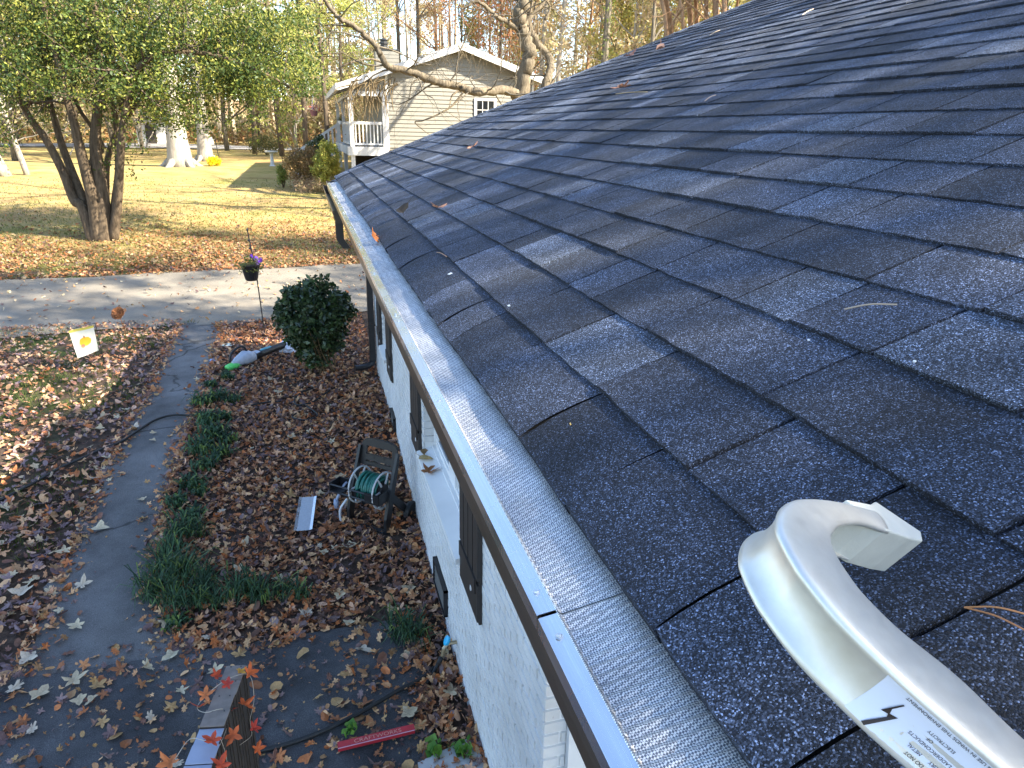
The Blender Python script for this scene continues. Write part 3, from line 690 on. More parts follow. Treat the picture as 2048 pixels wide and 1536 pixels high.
# single large leaves one can pick out
LM = {}
def where(x, y):
    if on_drive(x, y): return 'on the grey driveway'
    if y < 4.75 and x < .6: return 'on the dark asphalt apron by the porch rail'
    if on_path(np.array(x), np.array(y)): return 'on the dark garden path'
    c, h = path_c(y)
    return 'in the shaded lawn left of the path' if x < c and x > -3.2 else 'in the sunlit lawn' if x < c else 'in the brown leaf bed near the wall' if x > -.3 else 'in the brown leaf bed beside the path'
TONE = ['tan', 'cream', 'ivory', 'orange tan']; SHN = {'tulip': 'four-lobed', 'maple': 'star-shaped', 'oak': 'wavy-edged'}
def big_leaf(i, x, y, z, size, shape, col, label, group=None, rot=None, tiltv=None, cat='leaf'):
    w_ = where(x, y); tn = [t for t, c_ in zip(TONE, pal4) if np.allclose(c_, col)][0]
    label = 'large %s %s fallen leaf %s' % (tn, SHN[shape], w_); group = 'large pale fallen leaves ' + w_
    key = (shape, i % 5, tuple(np.round(col, 3)))
    if key not in LM: LM[key] = leaf_mesh(shape, 1.0, np.asarray(col), i*7+3).mesh('fallen_leaf', M_LEAF)
    o = link('fallen_leaf', LM[key], None, label, cat, group, loc=(x, y, z)); o.scale = (size,)*3
    r = rng.uniform(0, 6.28) if rot is None else rot
    o.rotation_euler = (rng.normal(0, .18), rng.normal(0, .18), r) if tiltv is None else (tiltv[0], tiltv[1], r)
    return o
pal4 = [PALE[0], PALE[1], PALE[5], PALE[3]]
spots = [(585, 880, .15), (130, 1110, .2), (50, 1190, .24), (105, 1195, .22), (200, 1065, .2), (165, 1180, .2), (335, 1255, .2), (300, 1345, .17), (60, 1325, .2), (150, 1370, .22), (345, 1320, .18), (30, 1390, .2), (80, 1400, .2), (100, 700+0, .001), (270, 862, .17), (205, 945, .15), (215, 920, .16), (190, 965, .14), (545, 765, .16), (560, 790, .2), (725, 1310, .2), (900, 1395, .22), (700, 1255, .14), (640, 1100, .13), (560, 1170, .17), (430, 1350, .16)]
for i, (px, py, s) in enumerate(spots):
    if s < .01: continue
    p = ong(px, py); big_leaf(i, p[0], p[1], p[2] + .045, s*.75, ['tulip', 'maple', 'tulip', 'oak'][i % 4], pal4[i % 3], 'large pale tan fallen leaf lying flat among the smaller brown ones', 'large pale fallen leaves on the ground')
k = 0
while k < 215:
    a = rng.random(); x = rng.uniform(-6, .7); y = 2.9 + 10*rng.random()**1.5
    if on_path(np.array(x), np.array(y)) and rng.random() < .55: continue
    if x < -1.0*y*.62 - 1 or (y < 4.2 and -.75 < x < -.3): continue
    if y > 8.5 and rng.random() < .6: continue
    k += 1; big_leaf(k, x, y, float(gz(x, y)) + .04, rng.uniform(.08, .14)*(1 if y < 7 else .75), ['tulip', 'maple', 'oak', 'maple'][k % 4], pal4[k % 4], 'large pale tan fallen leaf lying flat among the smaller brown ones', 'large pale fallen leaves on the ground')
# leaves on the roof, gutter and sill
RO = Matrix((US, UY, UN)).transposed()
def roof_leaf(px, py, size, shape, col, label, lift=.012, rot=0, tilt=(0, 0)):
    r = ray(px, py); P0 = V3(.399, 0, -.3565); t = (P0 @ UN)/(r @ UN); p = r*t + UN*lift
    mb = leaf_mesh(shape, size, np.asarray(col, float), int(px), .5); o = mb.obj('fallen_leaf', M_LEAF, None, label=label, cat='leaf')
    o.matrix_world = Matrix.Translation(p) @ RO.to_4x4() @ Matrix.Rotation(rot, 4, 'Z') @ Matrix.Rotation(tilt[0], 4, 'X') @ Matrix.Rotation(tilt[1], 4, 'Y')
    return o
roof_leaf(882, 428, .085, 'maple', (.48, .24, .14), 'orange brown lobed leaf on the shingles one course above the curved eave course', .03, 1.2, (.5, .3))
roof_leaf(805, 430, .07, 'oval', (.03, .025, .02), 'dark curled leaf on the first shingle course line near the far gutter', .02, .6, (.8, 0))
roof_leaf(946, 300, .09, 'oak', (.50, .25, .16), 'reddish leaf halfway along the roof beside a shingle joint', .02, .3)
roof_leaf(1248, 180, .13, 'maple', (.50, .24, .14), 'orange leaf in front of a pale pine needle on the upper roof', .02, 2.1, (.3, .2))
roof_leaf(1262, 115, .13, 'maple', (.40, .18, .12), 'rust leaf on the shaded roof nearest the rake edge', .02, .4)
roof_leaf(1322, 102, .12, 'beech', (.45, .25, .17), 'small tan leaf high on the shaded roof', .02, .9)
roof_leaf(1650, 6, .12, 'maple', (.30, .12, .06), 'dark rust leaf at the very top of the roof', .03, .5, (.4, 0))
def flat_leaf(p, size, shape, col, label, rot, tilt):
    o = leaf_mesh(shape, size, np.asarray(col, float), int(p[1]*977) % 999, .6).obj('fallen_leaf', M_LEAF, None, label=label, cat='leaf'); o.matrix_world = Matrix.Translation(p) @ Matrix.Rotation(rot, 4, 'Z') @ Matrix.Rotation(tilt[0], 4, 'X') @ Matrix.Rotation(tilt[1], 4, 'Y'); return o
p = onz(748, 487, -.44); flat_leaf(p + V3(0, 0, .03), .085, 'maple', (.60, .20, .05), 'bright orange leaf standing on the gutter guard', .8, (1.0, .4)); flat_leaf(p + V3(.05, .02, .012), .05, 'oak', (.40, .35, .06), 'yellow green leaf touching the orange one on the gutter guard', 2, (.2, .2))
p = onz(732, 438, -.44); flat_leaf(p + V3(.01, 0, .012), .085, 'beech', (.45, .24, .16), 'tan leaf across the gutter guard near its far end', 0, (.1, .2))
flat_leaf(onz(846, 906, -2.57) + 0, .14, 'oval', (.26, .16, .07), 'narrow curled brown leaf at the far end of the window sill', 1.2, (.5, .2))
flat_leaf(onz(853, 918, -2.57), .15, 'beech', (.48, .35, .16), 'golden leaf on the window sill beside the narrow curled one', 2.2, (.3, .2))
flat_leaf(onz(858, 941, -2.57), .17, 'maple', (.36, .16, .07), 'rust lobed leaf on the window sill nearest the middle', .3, (.1, .1))
# pine needles and scraps on the roof
M_NEEDLE = tinted('pine_needle', .5, .4)
def needle(a, b, r, col, label, sag=.004):
    rr = []
    for q in (a, b):
        v = ray(*q); rr.append(v*((V3(.399, 0, -.3565) @ UN)/(v @ UN)) + UN*.006)
    mb = MB(); mb.tube(catmull([rr[0], (rr[0]+rr[1])/2 + UN*sag, rr[1]], 5), r, 5, V3(*col)); mb.obj('pine_needle', M_NEEDLE, None, label=label, cat='pine needle')
needle((1690, 626), (1795, 617), .0012, (.45, .34, .24), 'pale straight pine needle lying across a shingle joint')
needle((1930, 1226), (2060, 1242), .0007, (.50, .22, .08), 'upper orange pine needle of the pair right of the ladder stabilizer')
needle((1930, 1226), (2065, 1280), .0007, (.46, .20, .08), 'lower orange pine needle of the pair right of the ladder stabilizer')
needle((1232, 190), (1295, 186), .002, (.55, .38, .18), 'golden pine needle beside the orange leaf on the upper roof')
needle((1420, 72), (1440, 62), .003, (.60, .45, .30), 'pale twig on the shaded upper roof')
needle((1605, 32), (1627, 20), .003, (.60, .45, .32), 'pale twig below the dark rust leaf on the upper roof')
needle((875, 508), (895, 517), .0012, (.45, .25, .15), 'small red twig on the curved eave course')
needle((1410, 205), (1432, 193), .0015, (.5, .35, .25), 'short twig on a lit shingle high on the roof')
def scrap(px, py, s, label, col=(.8, .8, .82)):
    v = ray(px, py); p = v*((V3(.399, 0, -.3565) @ UN)/(v @ UN)) + UN*.006; mb = MB(); a = rng.uniform(0, 3)
    mb.prism([p + US*math.cos(a+q)*s*.5 + UY*math.sin(a+q)*s*r_ for q, r_ in ((0, 1), (1.4, .4), (3.0, 1.1), (4.4, .5))], UN*.002, col=V3(*col)); mb.obj('paper_scrap', M_NEEDLE, None, label=label, cat='scrap')
scrap(902, 552, .013, 'long white scrap on the curved eave course'); scrap(1020, 617, .006, 'tiny white scrap at the first course line'); scrap(1619, 689, .0025, 'tiny white chip on the middle of the roof'); scrap(1144, 856, .003, 'yellow crumb on a curved shingle joint', (.6, .4, .12)); scrap(1830, 733, .0035, 'white fleck on the butt edge of a shingle')

# ------------------------------------------------------------------ trees
def bark(name, a, b, scale=9):
    n = NT(name); v = n.noise(n.pos((scale, scale, scale*.18)), 2.2, 6, .7)
    n.base(n.mix(n.ramp(v, [(.3, a), (.68, b)]), n.attr(), 1.0, 'MULTIPLY')); n.set(.9, 0, .1); n.bump(v, .9, .02); return n.m
M_BARKG = bark('grey_bark', (.055, .045, .034), (.22, .19, .145))
M_BARKP = bark('pale_bark', (.20, .175, .14), (.40, .36, .30), 5)
M_BARKD = bark('dark_brown_bark', (.045, .035, .026), (.17, .13, .095))
M_BARKO = bark('cinnamon_bark', (.20, .11, .06), (.48, .30, .17))
M_FOL = tinted('green_foliage', .5, .35, .45)
M_FOLD = tinted('autumn_foliage', .65, .2, .45)

def branch(mb, p, d, r, L, lvl, R, spread=.6, up=.15, kids=3, tips=None, n=5, seg=4, taper=.55, wob=.18):
    pts = [np.array(p, float)]; dd = unit(d)
    for i in range(seg):
        dd = unit(dd + R.normal(0, wob, 3) + V3(0, 0, up*.35)); pts.append(pts[-1] + dd*L/seg)
    pts = np.array(pts); rad = np.linspace(r, r*taper, seg+1)
    mb.tube(pts, rad, max(3, n), caps=False)
    if lvl == 0:
        if tips is not None: tips.append((pts[-1], dd)); tips.append((pts[seg//2], dd))
        return
    for k in range(kids):
        t = R.uniform(.35, 1.0) if k else 1.0; q = min(int(t*seg), seg-1); f_ = t*seg - q
        s = pts[q]*(1-f_) + pts[q+1]*f_; rr = r*(1 - (1-taper)*t)*(.85 if k == 0 else .62)
        side = unit(np.cross(dd, R.normal(0, 1, 3))); nd = unit(dd + side*spread*(.4 if k == 0 else 1)*R.uniform(.7, 1.3) + V3(0, 0, up))
        branch(mb, s, nd, rr, L*R.uniform(.58, .82), lvl-1, R, spread, up, kids, tips, max(3, n-1), max(2, seg-1), taper, wob)

def clumps(centres, per, rad, size, cols, seed=1, flat=.8, asp=.5):
    """leaf-sized quads spread round centres -> (V, F, C)"""
    R = np.random.default_rng(seed); C0 = np.repeat(np.asarray(centres), per, 0); m = len(C0)
    off = R.normal(0, 1, (m, 3)); off *= (R.random((m, 1))**.45)*rad/ (np.linalg.norm(off, axis=1)[:, None] + 1e-6); off[:, 2] *= flat
    c = C0 + off; a = unit(R.normal(0, 1, (m, 3))); b = unit(np.cross(a, R.normal(0, 1, (m, 3)))); sz = size*R.uniform(.6, 1.3, (m, 1))
    a = a*sz*.5; b = b*sz*.5*asp
    V = np.stack([c - a, c + b - a*.1, c + a, c - b - a*.1], 1).reshape(-1, 3)
    ct = np.repeat(np.arange(len(centres)) % len(cols), per); base = np.asarray(cols)[(ct + R.integers(0, 2, m)) % len(cols)]*R.uniform(.65, 1.35, (m, 1))
    return V, np.arange(m*4).reshape(m, 4), np.repeat(base, 4, 0)
def crown(name, centres, per, rad, size, cols, mat, parent, seed=1, flat=.8, asp=.5):
    V, Fc, C = clumps(centres, per, rad, size, cols, seed, flat, asp); return fill(name, V, Fc, mat, C, parent=parent)

# the many-stemmed evergreen beyond the driveway
GREENS = [(.055, .095, .022), (.10, .14, .028), (.20, .23, .042), (.04, .07, .022), (.30, .30, .06), (.08, .115, .03)]
R = np.random.default_rng(3)
tree = thing('evergreen_tree', 'broad many-stemmed green tree standing in the leafy verge beyond the driveway', 'tree')
tb = ong(200, 480); YT = tb[1]
stems = [([(190, 490), (165, 415), (148, 400), (125, 342), (92, 279), (69, 249), (46, 212), (30, 180), (5, 130), (-30, 60)], .15, .4),
 ([(188, 490), (172, 420), (150, 360), (127, 300), (112, 250), (98, 195), (88, 130), (70, 50), (50, -60)], .14, .9),
 ([(198, 492), (188, 410), (172, 345), (158, 290), (145, 235), (128, 180), (112, 110), (92, 40), (80, -60)], .17, -.3),
 ([(208, 492), (205, 410), (196, 340), (190, 280), (197, 200), (200, 120), (190, 30), (188, -80)], .21, 0),
 ([(222, 488), (230, 410), (237, 345), (235, 285), (229, 220), (222, 150), (222, 60), (228, -60)], .125, .3),
 ([(226, 486), (236, 400), (240, 330), (246, 255), (262, 165), (288, 124), (330, 107), (400, 106), (470, 122), (535, 150), (590, 180)], .12, -.8),
 ([(214, 488), (212, 400), (215, 320), (235, 262), (270, 212), (300, 150), (330, 80), (345, -10)], .10, .8),
 ([(204, 488), (200, 410), (180, 330), (205, 290), (150, 200), (140, 90), (130, -40)], .10, 1.3)]
mb = MB(); limb = []
for pts, r0, dy in stems:
    P = np.array([ony(a, b, YT + dy*min(1, i*.3)) for i, (a, b) in enumerate(pts)]); P[0, 2] = min(P[0, 2], tb[2] - .05)
    C_ = catmull(P, 4); rr = r0*np.interp(np.arange(len(C_))/len(C_), [0, .08, .5, 1], [1.15, .92, .55, .22]); mb.tube(C_, rr, 9, col=V3(.95, .92, .85)); limb.append(C_)
    tips = []
    for q in range(10, len(C_)-1, 2): 
        if C_[q][2] < .3: continue
        for _ in range(2): branch(mb, C_[q], unit(R.normal(0, 1, 3) + V3(.2, -.1, .5)), rr[q]*.38, R.uniform(.7, 1.5), 1, R, .8, .1, 3, tips, 4, 3)
    limb.append(np.array([t[0] for t in tips]))
mb.obj('trunk', M_BARKD, tree, smooth=True)
cen = []
for P in limb[1::2]: cen += list(P)
POLY = [((-60, 520), (-110, 70), 340), ((-60, 340), (40, 190), 200), ((-60, 110), (120, 215), 30), ((230, 520), (60, 190), 170), ((430, 640), (30, 180), 170), ((400, 625), (90, 190), 90), ((300, 520), (180, 265), 40), ((200, 300), (150, 215), 14)]
for (x0, x1), (y0, y1), k in POLY:
    for _ in range(k):
        px, py = R.uniform(x0, x1), R.uniform(y0, y1); cen.append(ony(px, py, YT + R.normal(.2, 1.1)))
crown('crown', np.array(cen), 40, .36, .088, GREENS, M_FOL, tree, 5)
# drooping strands of leaves on the right side of the crown
cen = []
mb = MB()
for i in range(60):
    px, py = R.uniform(290, 600), R.uniform(140, 200); yy = YT + R.normal(0, .8); L = R.uniform(30, 100); a, b = ony(px, py, yy), ony(px + R.uniform(-8, 18), py + L, yy)
    mb.tube([a, (a+b)/2 + R.normal(0, .04, 3), b], [.010, .006, .003], 3, col=V3(.6, .6, .55))
    for t in np.linspace(.1, 1, 5): cen.append(a*(1-t) + b*t)
mb.obj('hanging_twigs', M_BARKD, tree, kind='stuff')
crown('hanging_leaves', np.array(cen), 12, .13, .08, [GREENS[1], GREENS[2], GREENS[4], GREENS[0]], M_FOL, tree, 9)

# bare grey tree behind the rake
btree = thing('bare_tree', 'leafless grey tree with long crooked limbs rising just behind the roof edge', 'tree')
YB = 24.5; KB = 24.5/17*.86; mb = MB(); tips = []
LB = [([(1046, 420), (1046, 250), (1044, 195), (1048, 150), (1058, 115), (1052, 80), (1042, 55), (1040, 30), (1046, 0), (1050, -60), (1062, -140)], .205, 0, .62),
 ([(1044, 215), (1030, 190), (1015, 180), (985, 182), (960, 184), (935, 180), (915, 172), (880, 165), (845, 153), (810, 141), (775, 133), (762, 112), (752, 95), (735, 75), (705, 50), (680, 38), (662, 15), (645, -10), (620, -60)], .12, -1.0, .35),
 ([(1052, 150), (1054, 60), (1062, 20), (1072, -40)], .05, .5, .5),
 ([(1042, 62), (1015, 45), (995, 35), (970, 12), (950, 2), (935, 12), (927, 18)], .07, -.4, .35),
 ([(1060, 400), (1088, 200), (1098, 150), (1102, 125), (1092, 105), (1078, 92), (1066, 70), (1056, 45), (1052, 0), (1040, -60)], .12, .8, .6),
 ([(1062, 260), (1085, 185), (1102, 168), (1112, 150), (1118, 130), (1135, 122), (1160, 122)], .035, .4, .3),
 ([(1044, 55), (1075, 20), (1110, -20), (1160, -60)], .06, .4, .4),
 ([(1090, 40), (1100, 15), (1085, -10)], .035, .3, .4),
 ([(925, 178), (905, 190), (898, 215)], .03, -.7, .3), ([(930, 180), (900, 215), (850, 240), (830, 245), (860, 270)], .028, -.5, .3),
 ([(850, 155), (825, 165), (818, 195), (800, 230)], .02, -.6, .3),
 ([(772, 128), (740, 118), (690, 130), (645, 160), (600, 175)], .03, -.8, .3)]
for pts, r0, dy, te in LB:
    r0 *= KB; P = np.array([ony(a, b, YB + dy*min(1, i*.25)) for i, (a, b) in enumerate(pts)])
    if pts[0][1] > 380: P[0] = V3(P[1][0], P[1][1], float(gz(P[1][0], YB)) - .1)
    C_ = catmull(P, 5) + 0; C_[3:-1] += R.normal(0, r0*.12, (len(C_)-4, 3)); rr = r0*np.linspace(1.05, te, len(C_))
    mb.tube(C_, rr*(1 + R.normal(0, .05, len(C_))), 9, col=V3(1.05, 1.0, .92))
    for q in range(6, len(C_)-1, 3 if r0 > .06 else 4):
        if R.random() < .85: branch(mb, C_[q], unit(R.normal(0, 1, 3) + V3(-.1, -.2, .25)), min(.030, rr[q]*.35), R.uniform(.7, 1.9), 2, R, .75, .05, 3, tips, 4, 4, .5, .25)
for a_, b_ in ((1062, -140), (645, -60), (1040, -60), (1160, -60)):
    for k_ in range(3): branch(mb, ony(a_, b_, YB), unit(V3(*R.normal(0, .6, 2), .7)), .09, R.uniform(2.2, 3.6), 3, R, .6, .12, 3, tips, 6, 4, .5, .2)
mb.obj('trunk', M_BARKG, btree, smooth=True)
# tangle of fine drooping twigs hanging in front of the neighbour's porch
mb = MB()
for i in range(46):
    a = ony(R.uniform(700, 800), R.uniform(148, 175), YB - .9); b = a + V3(R.uniform(-.5, .1), R.normal(0, .2), -R.uniform(.5, 1.25)); m_ = (a+b)/2 + V3(R.normal(-.12, .1), 0, R.uniform(.05, .25)); mb.tube(catmull([a, m_, b], 4), np.linspace(.018, .006, 9), 4, col=V3(1.15, 1.0, .75))
for i in range(40):
    a = ony(R.uniform(880, 1040), R.uniform(88, 112), YB - .5); b = a + V3(R.uniform(-.3, .2), R.normal(0, .2), -R.uniform(.2, .8)); m_ = (a+b)/2 + V3(R.normal(-.1, .1), 0, .08); mb.tube(catmull([a, m_, b], 3), np.linspace(.009, .003, 7), 3, col=V3(1.1, 1.0, .8))
mb.obj('hanging_twigs', M_BARKG, btree, kind='stuff')

# two big pale trunks on the lawn
def big_trunk(px, py, top_px, wb, wt, label, lean, Y=None):
    p = ong(px, py); t = thing('shade_tree', label, 'tree'); Yp = p[1]; mb = MB(); s = Yp*1.0/F*1.06
    P = [p + V3(0, 0, -.1)]; hs = [0, .5, 1.3, 3, 5.5, 9, 13, 17]; rw = np.interp(hs, [0, .5, 1.3, 3, 17], [wb*1.12, wb*.88, wb*.74, wt*1.05, wt*.5])*s/2
    C_ = np.array([p + V3(lean*h*.05, 0, h - .1) for h in hs]); mb.tube(C_, rw, 14)
    for k in range(5):
        a = k*1.257 + .4; mb.tube([p + V3(math.cos(a)*rw[0]*.7, math.sin(a)*rw[0]*.7, .22), p + V3(math.cos(a)*rw[0]*1.15, math.sin(a)*rw[0]*1.15, .02), p + V3(math.cos(a)*rw[0]*1.6, math.sin(a)*rw[0]*1.6, -.10)], [rw[0]*.30, rw[0]*.18, rw[0]*.08], 6)
    tips = []; Rr = np.random.default_rng(int(px))
    for h in (5.5, 7, 8.5, 10, 11.5, 13, 15, 16): 
        for _ in range(2): branch(mb, p + V3(lean*h*.05, 0, h), unit(V3(*Rr.normal(0, 1, 2), .5)), rw[5]*.4, Rr.uniform(2.5, 4.5), 2, Rr, .6, .15, 3, tips, 5, 4)
    mb.obj('trunk', M_BARKP, t, smooth=True)
    crown('crown', np.array([q[0] for q in tips]), 7, .7, .20, [(.30, .26, .07), (.38, .28, .10), (.22, .22, .06)], M_FOLD, t, int(px)); return t
big_trunk(362, 333, 0, 44, 27, 'thick pale trunk with a flared base on the sunlit lawn, nearer of the two', -.3)
big_trunk(412, 322, 0, 28, 16, 'slimmer pale trunk on the lawn behind the yellow flowers', .1)
for px, py, w, lean, lb in ((55, 350, 8, -1.2, 'thin leaning grey trunk at the left edge of the lawn'), (12, 352, 17, -2.5, 'pale forked trunk at the far left of the lawn')):
    p = ong(px, py); t = thing('young_tree', lb, 'tree'); mb = MB(); r = w*p[1]/F/2; C_ = np.array([p + V3(lean*h*.12*(1+.1*math.sin(h)), 0, h - .1) for h in (0, .6, 1.4, 2.5, 4, 5.5)]); mb.tube(C_, np.linspace(r*1.3, r*.6, 6), 8)
    tips = []; 
    for q in range(2, 6):
        for _ in range(3): branch(mb, C_[q], unit(V3(*R.normal(0, 1, 2), .4)), r*.35, R.uniform(1, 2.2), 2, R, .7, .1, 3, tips, 4, 3)
    mb.obj('trunk', M_BARKP, t, smooth=True); crown('crown', np.array([q[0] for q in tips]), 5, .4, .12, [(.30, .24, .12), (.26, .26, .08)], M_FOLD, t, 3)

# woodland: kinds built once, then copied
def make_bare(h, seed, mat, tw=(.30, .25, .18), leafc=None, per=3, kids=3, r=.17, fork=.45, lv=3, lsize=.16):
    R = np.random.default_rng(seed); root = thing('woodland_tree', '', 'tree'); mb = MB(); tips = []
    hs = np.linspace(0, h, 9); C_ = np.stack([np.cumsum(R.normal(0, .07*h/15, 9)), np.cumsum(R.normal(0, .07*h/15, 9)), hs - .2], 1); rr = np.linspace(r, r*.25, 9); mb.tube(C_, rr, 7)
    for q in range(int(9*fork), 9):
        for _ in range(kids): branch(mb, C_[q], unit(V3(*R.normal(0, .7, 2), .75)), rr[q]*.45, R.uniform(.12, .24)*h, lv-1, R, .5, .22, 3, tips, 4, 4)
    mb.obj('trunk', mat, root, smooth=True)
    if leafc is not None: crown('crown', np.array([q[0] for q in tips]), per, .55, lsize, leafc, M_FOLD, root, seed)
    return root
def make_pine(h, seed, cols, r=.16, low=.4, dens=26):
    R = np.random.default_rng(seed); root = thing('pine_tree', '', 'tree'); mb = MB(); cen = []
    C_ = np.stack([np.cumsum(R.normal(0, .05, 9)), np.cumsum(R.normal(0, .05, 9)), np.linspace(-.2, h, 9)], 1); rr = np.linspace(r, r*.2, 9); mb.tube(C_, rr, 7)
    for i in range(dens):
        t = low + (1-low)*i/dens; z = t*h; a = R.uniform(0, 6.28); L = (1.15 - t)*h*.26*R.uniform(.6, 1.2); p = V3(np.interp(z, C_[:, 2], C_[:, 0]), np.interp(z, C_[:, 2], C_[:, 1]), z)
        e = p + V3(math.cos(a)*L, math.sin(a)*L, R.uniform(-.1, .5)); mb.tube([p, (p+e)/2 + V3(0, 0, .1), e], [r*.2, r*.12, r*.05], 4)
        for q in np.linspace(.35, 1, 6): cen.append(p*(1-q) + e*q + R.normal(0, .25, 3))
    mb.obj('trunk', M_BARKD, root, smooth=True)
    V, Fc, C = clumps(np.array(cen), 34, .70, .36, cols, seed, .6, .14); fill('crown', V, Fc, M_FOL, C, parent=root); return root
def copy_tree(o, parent=None):
    c = o.copy(); COL.objects.link(c); c.parent = parent
    for ch in [q for q in bpy.data.objects if q.parent == o and q is not c]: copy_tree(ch, c)
    return c
YG = [(.36, .40, .10), (.50, .48, .13), (.26, .31, .08), (.42, .38, .12)]
kinds = {
 'grey': make_bare(17, 11, M_BARKG), 'grey2': make_bare(20, 12, M_BARKP, r=.15, fork=.5), 'brown': make_bare(15, 13, M_BARKO, leafc=[(.52, .30, .10), (.48, .36, .12), (.42, .22, .09)], per=5),
 'gold': make_bare(16, 14, M_BARKG, leafc=[(.55, .48, .15), (.46, .45, .15), (.40, .34, .14)], per=22, fork=.12, lsize=.26),
 'red': make_bare(10, 15, M_BARKO, leafc=[(.50, .20, .11), (.44, .16, .09), (.52, .30, .14)], per=6, r=.1, fork=.2),
 'tan': make_bare(13, 16, M_BARKP, leafc=[(.55, .44, .28), (.48, .37, .22), (.42, .38, .18)], per=20, fork=.05, lsize=.24, r=.12),
 'pine': make_pine(19, 17, YG, low=.25, dens=34), 'pine2': make_pine(16, 18, [(.16, .20, .05), (.26, .28, .08), (.12, .16, .045)], low=.12, dens=34)}
LABK = {'grey': 'bare grey tree', 'grey2': 'slender pale leafless tree', 'brown': 'tree with sparse orange leaves', 'gold': 'golden yellow tree', 'red': 'small reddish tree', 'tan': 'bushy tan tree', 'pine': 'feathery yellow-green pine', 'pine2': 'dark green pine'}
used = set()
def put(kind, px, y, s=1.0, rz=None, label=None, base_px=None):
    x = float(ony(px, 255, y)[0]); z = float(gz(x, y))
    o = kinds[kind] if kind not in used else copy_tree(kinds[kind]); used.add(kind)
    o.location = (x, y, z); o.rotation_euler = (0, 0, R.uniform(0, 6.28) if rz is None else rz); o.scale = (s, s, s*R.uniform(.92, 1.1))
    zone = 'far behind the many-stemmed evergreen' if px < 480 else 'left of the far white porch' if px < 700 else 'above the far house roof' if px < 1090 else 'between the bare tree and the ivy-clad trunk' if px < 1195 else 'right of the ivy-clad trunk'
    if y > 57: zone = 'in the back row ' + zone
    o['label'] = LABK[kind] + ' ' + zone; o['category'] = 'tree'; o['group'] = LABK[kind] + ' ' + zone; return o
R = np.random.default_rng(21)
for px, y, k, s in ((800, 50, 'grey', 1.0), (820, 56, 'grey2', .9), (842, 52, 'grey', .95), (878, 48, 'brown', .95), (1074, 44, 'grey2', 1.0), (1118, 38, 'grey2', 1.05), (1168, 50, 'brown', 1.0), (760, 60, 'grey2', .85), (1000, 52, 'grey', 1.0), (930, 60, 'gold', .9), (955, 47, 'red', 1.15), (1015, 56, 'red', 1.25), (905, 42, 'brown', .72), (975, 66, 'brown', 1), (1045, 60, 'gold', .95), (1140, 60, 'tan', 1.2), (1190, 55, 'tan', 1.3), (1230, 46, 'gold', 1.1), (1095, 62, 'tan', 1.3), (1260, 38, 'tan', 1.1), (1300, 52, 'pine2', 1.1), (1330, 40, 'gold', 1.1), (1380, 46, 'tan', 1.2), (1430, 36, 'gold', 1.0), (1480, 40, 'pine', 1.0), (1540, 36, 'tan', 1.0), (1290, 33, 'grey', .8), (1240, 60, 'brown', 1.1), (1350, 60, 'grey', 1.1), (1420, 55, 'brown', 1.1), (1500, 50, 'grey2', 1),
  (690, 46, 'pine', .78), (650, 42, 'pine', .95), (610, 46, 'pine', 1.05), (560, 50, 'pine', 1.1), (505, 54, 'pine', 1.1), (450, 60, 'gold', 1.1), (400, 62, 'pine', 1.2), (340, 66, 'gold', 1.2), (280, 60, 'tan', 1.3), (220, 72, 'gold', 1.3), (150, 66, 'pine', 1.2), (90, 60, 'tan', 1.4), (30, 70, 'gold', 1.3), (-20, 60, 'tan', 1.4), (590, 72, 'tan', 1.4), (520, 78, 'gold', 1.4), (440, 84, 'tan', 1.5), (360, 86, 'pine', 1.5), (260, 90, 'tan', 1.6), (160, 92, 'gold', 1.6), (60, 95, 'tan', 1.6), (700, 62, 'tan', .95), (730, 68, 'grey', .8), (-60, 85, 'tan', 1.6), (640, 88, 'tan', 1.2), (20, 45, 'gold', 1.0), (120, 50, 'tan', 1.0), (780, 74, 'tan', .9), (860, 76, 'tan', .85), (1200, 74, 'gold', 1.4)):
    put(k, px, y, s)
# ivy-clad trunk right of the bare tree
ivy = thing('ivy_clad_tree', 'straight trunk wrapped in green ivy rising beyond the roof edge', 'tree'); p = ony(1198, 255, 34.0); b_ = V3(p[0], 34.0, float(gz(p[0], 34)))
mb = MB(); mb.tube([b_, b_ + V3(.1, 0, 6), b_ + V3(.25, 0, 14)], [.2, .17, .12], 8); mb.obj('trunk', M_BARKG, ivy)
crown('ivy', np.array([b_ + V3(.02*h + R.normal(0, .12), R.normal(0, .12), h) for h in np.linspace(1, 13, 60)]), 34, .38, .12, [(.12, .17, .03), (.20, .24, .05), (.07, .11, .025)], M_FOL, ivy, 4, 1)
# cinnamon multi-stem tree just past the ridge
cm = thing('crape_myrtle', 'cinnamon-barked tree with many upright stems behind the top of the rake', 'tree'); mb = MB(); tips = []
for px, w in ((1332, 7), (1345, 9), (1362, 6), (1378, 10), (1392, 8), (1405, 8), (1425, 11), (1440, 9), (1462, 5), (1490, 5)):
    a = ony(px + R.uniform(-3, 3), 120, 15.0 + R.normal(0, .4)); b = V3(a[0]*.7 + 7.2*.3, 15.0, float(gz(a[0], 15))); c = ony(px + (px-1400)*.3 + R.uniform(-8, 8), -60, 15.0); c2 = c + V3((px-1400)*.006, 0, 2.2)
    P = catmull([b, a, c, c2], 5); mb.tube(P, np.linspace(w*.0085, w*.003, len(P)), 6)
    for q in range(6, len(P), 2): branch(mb, P[q], unit(V3(*R.normal(0, .6, 2), .8)), w*.0025, R.uniform(.6, 1.4), 2, R, .6, .2, 3, tips, 4, 3)
mb.obj('trunk', M_BARKO, cm, smooth=True)
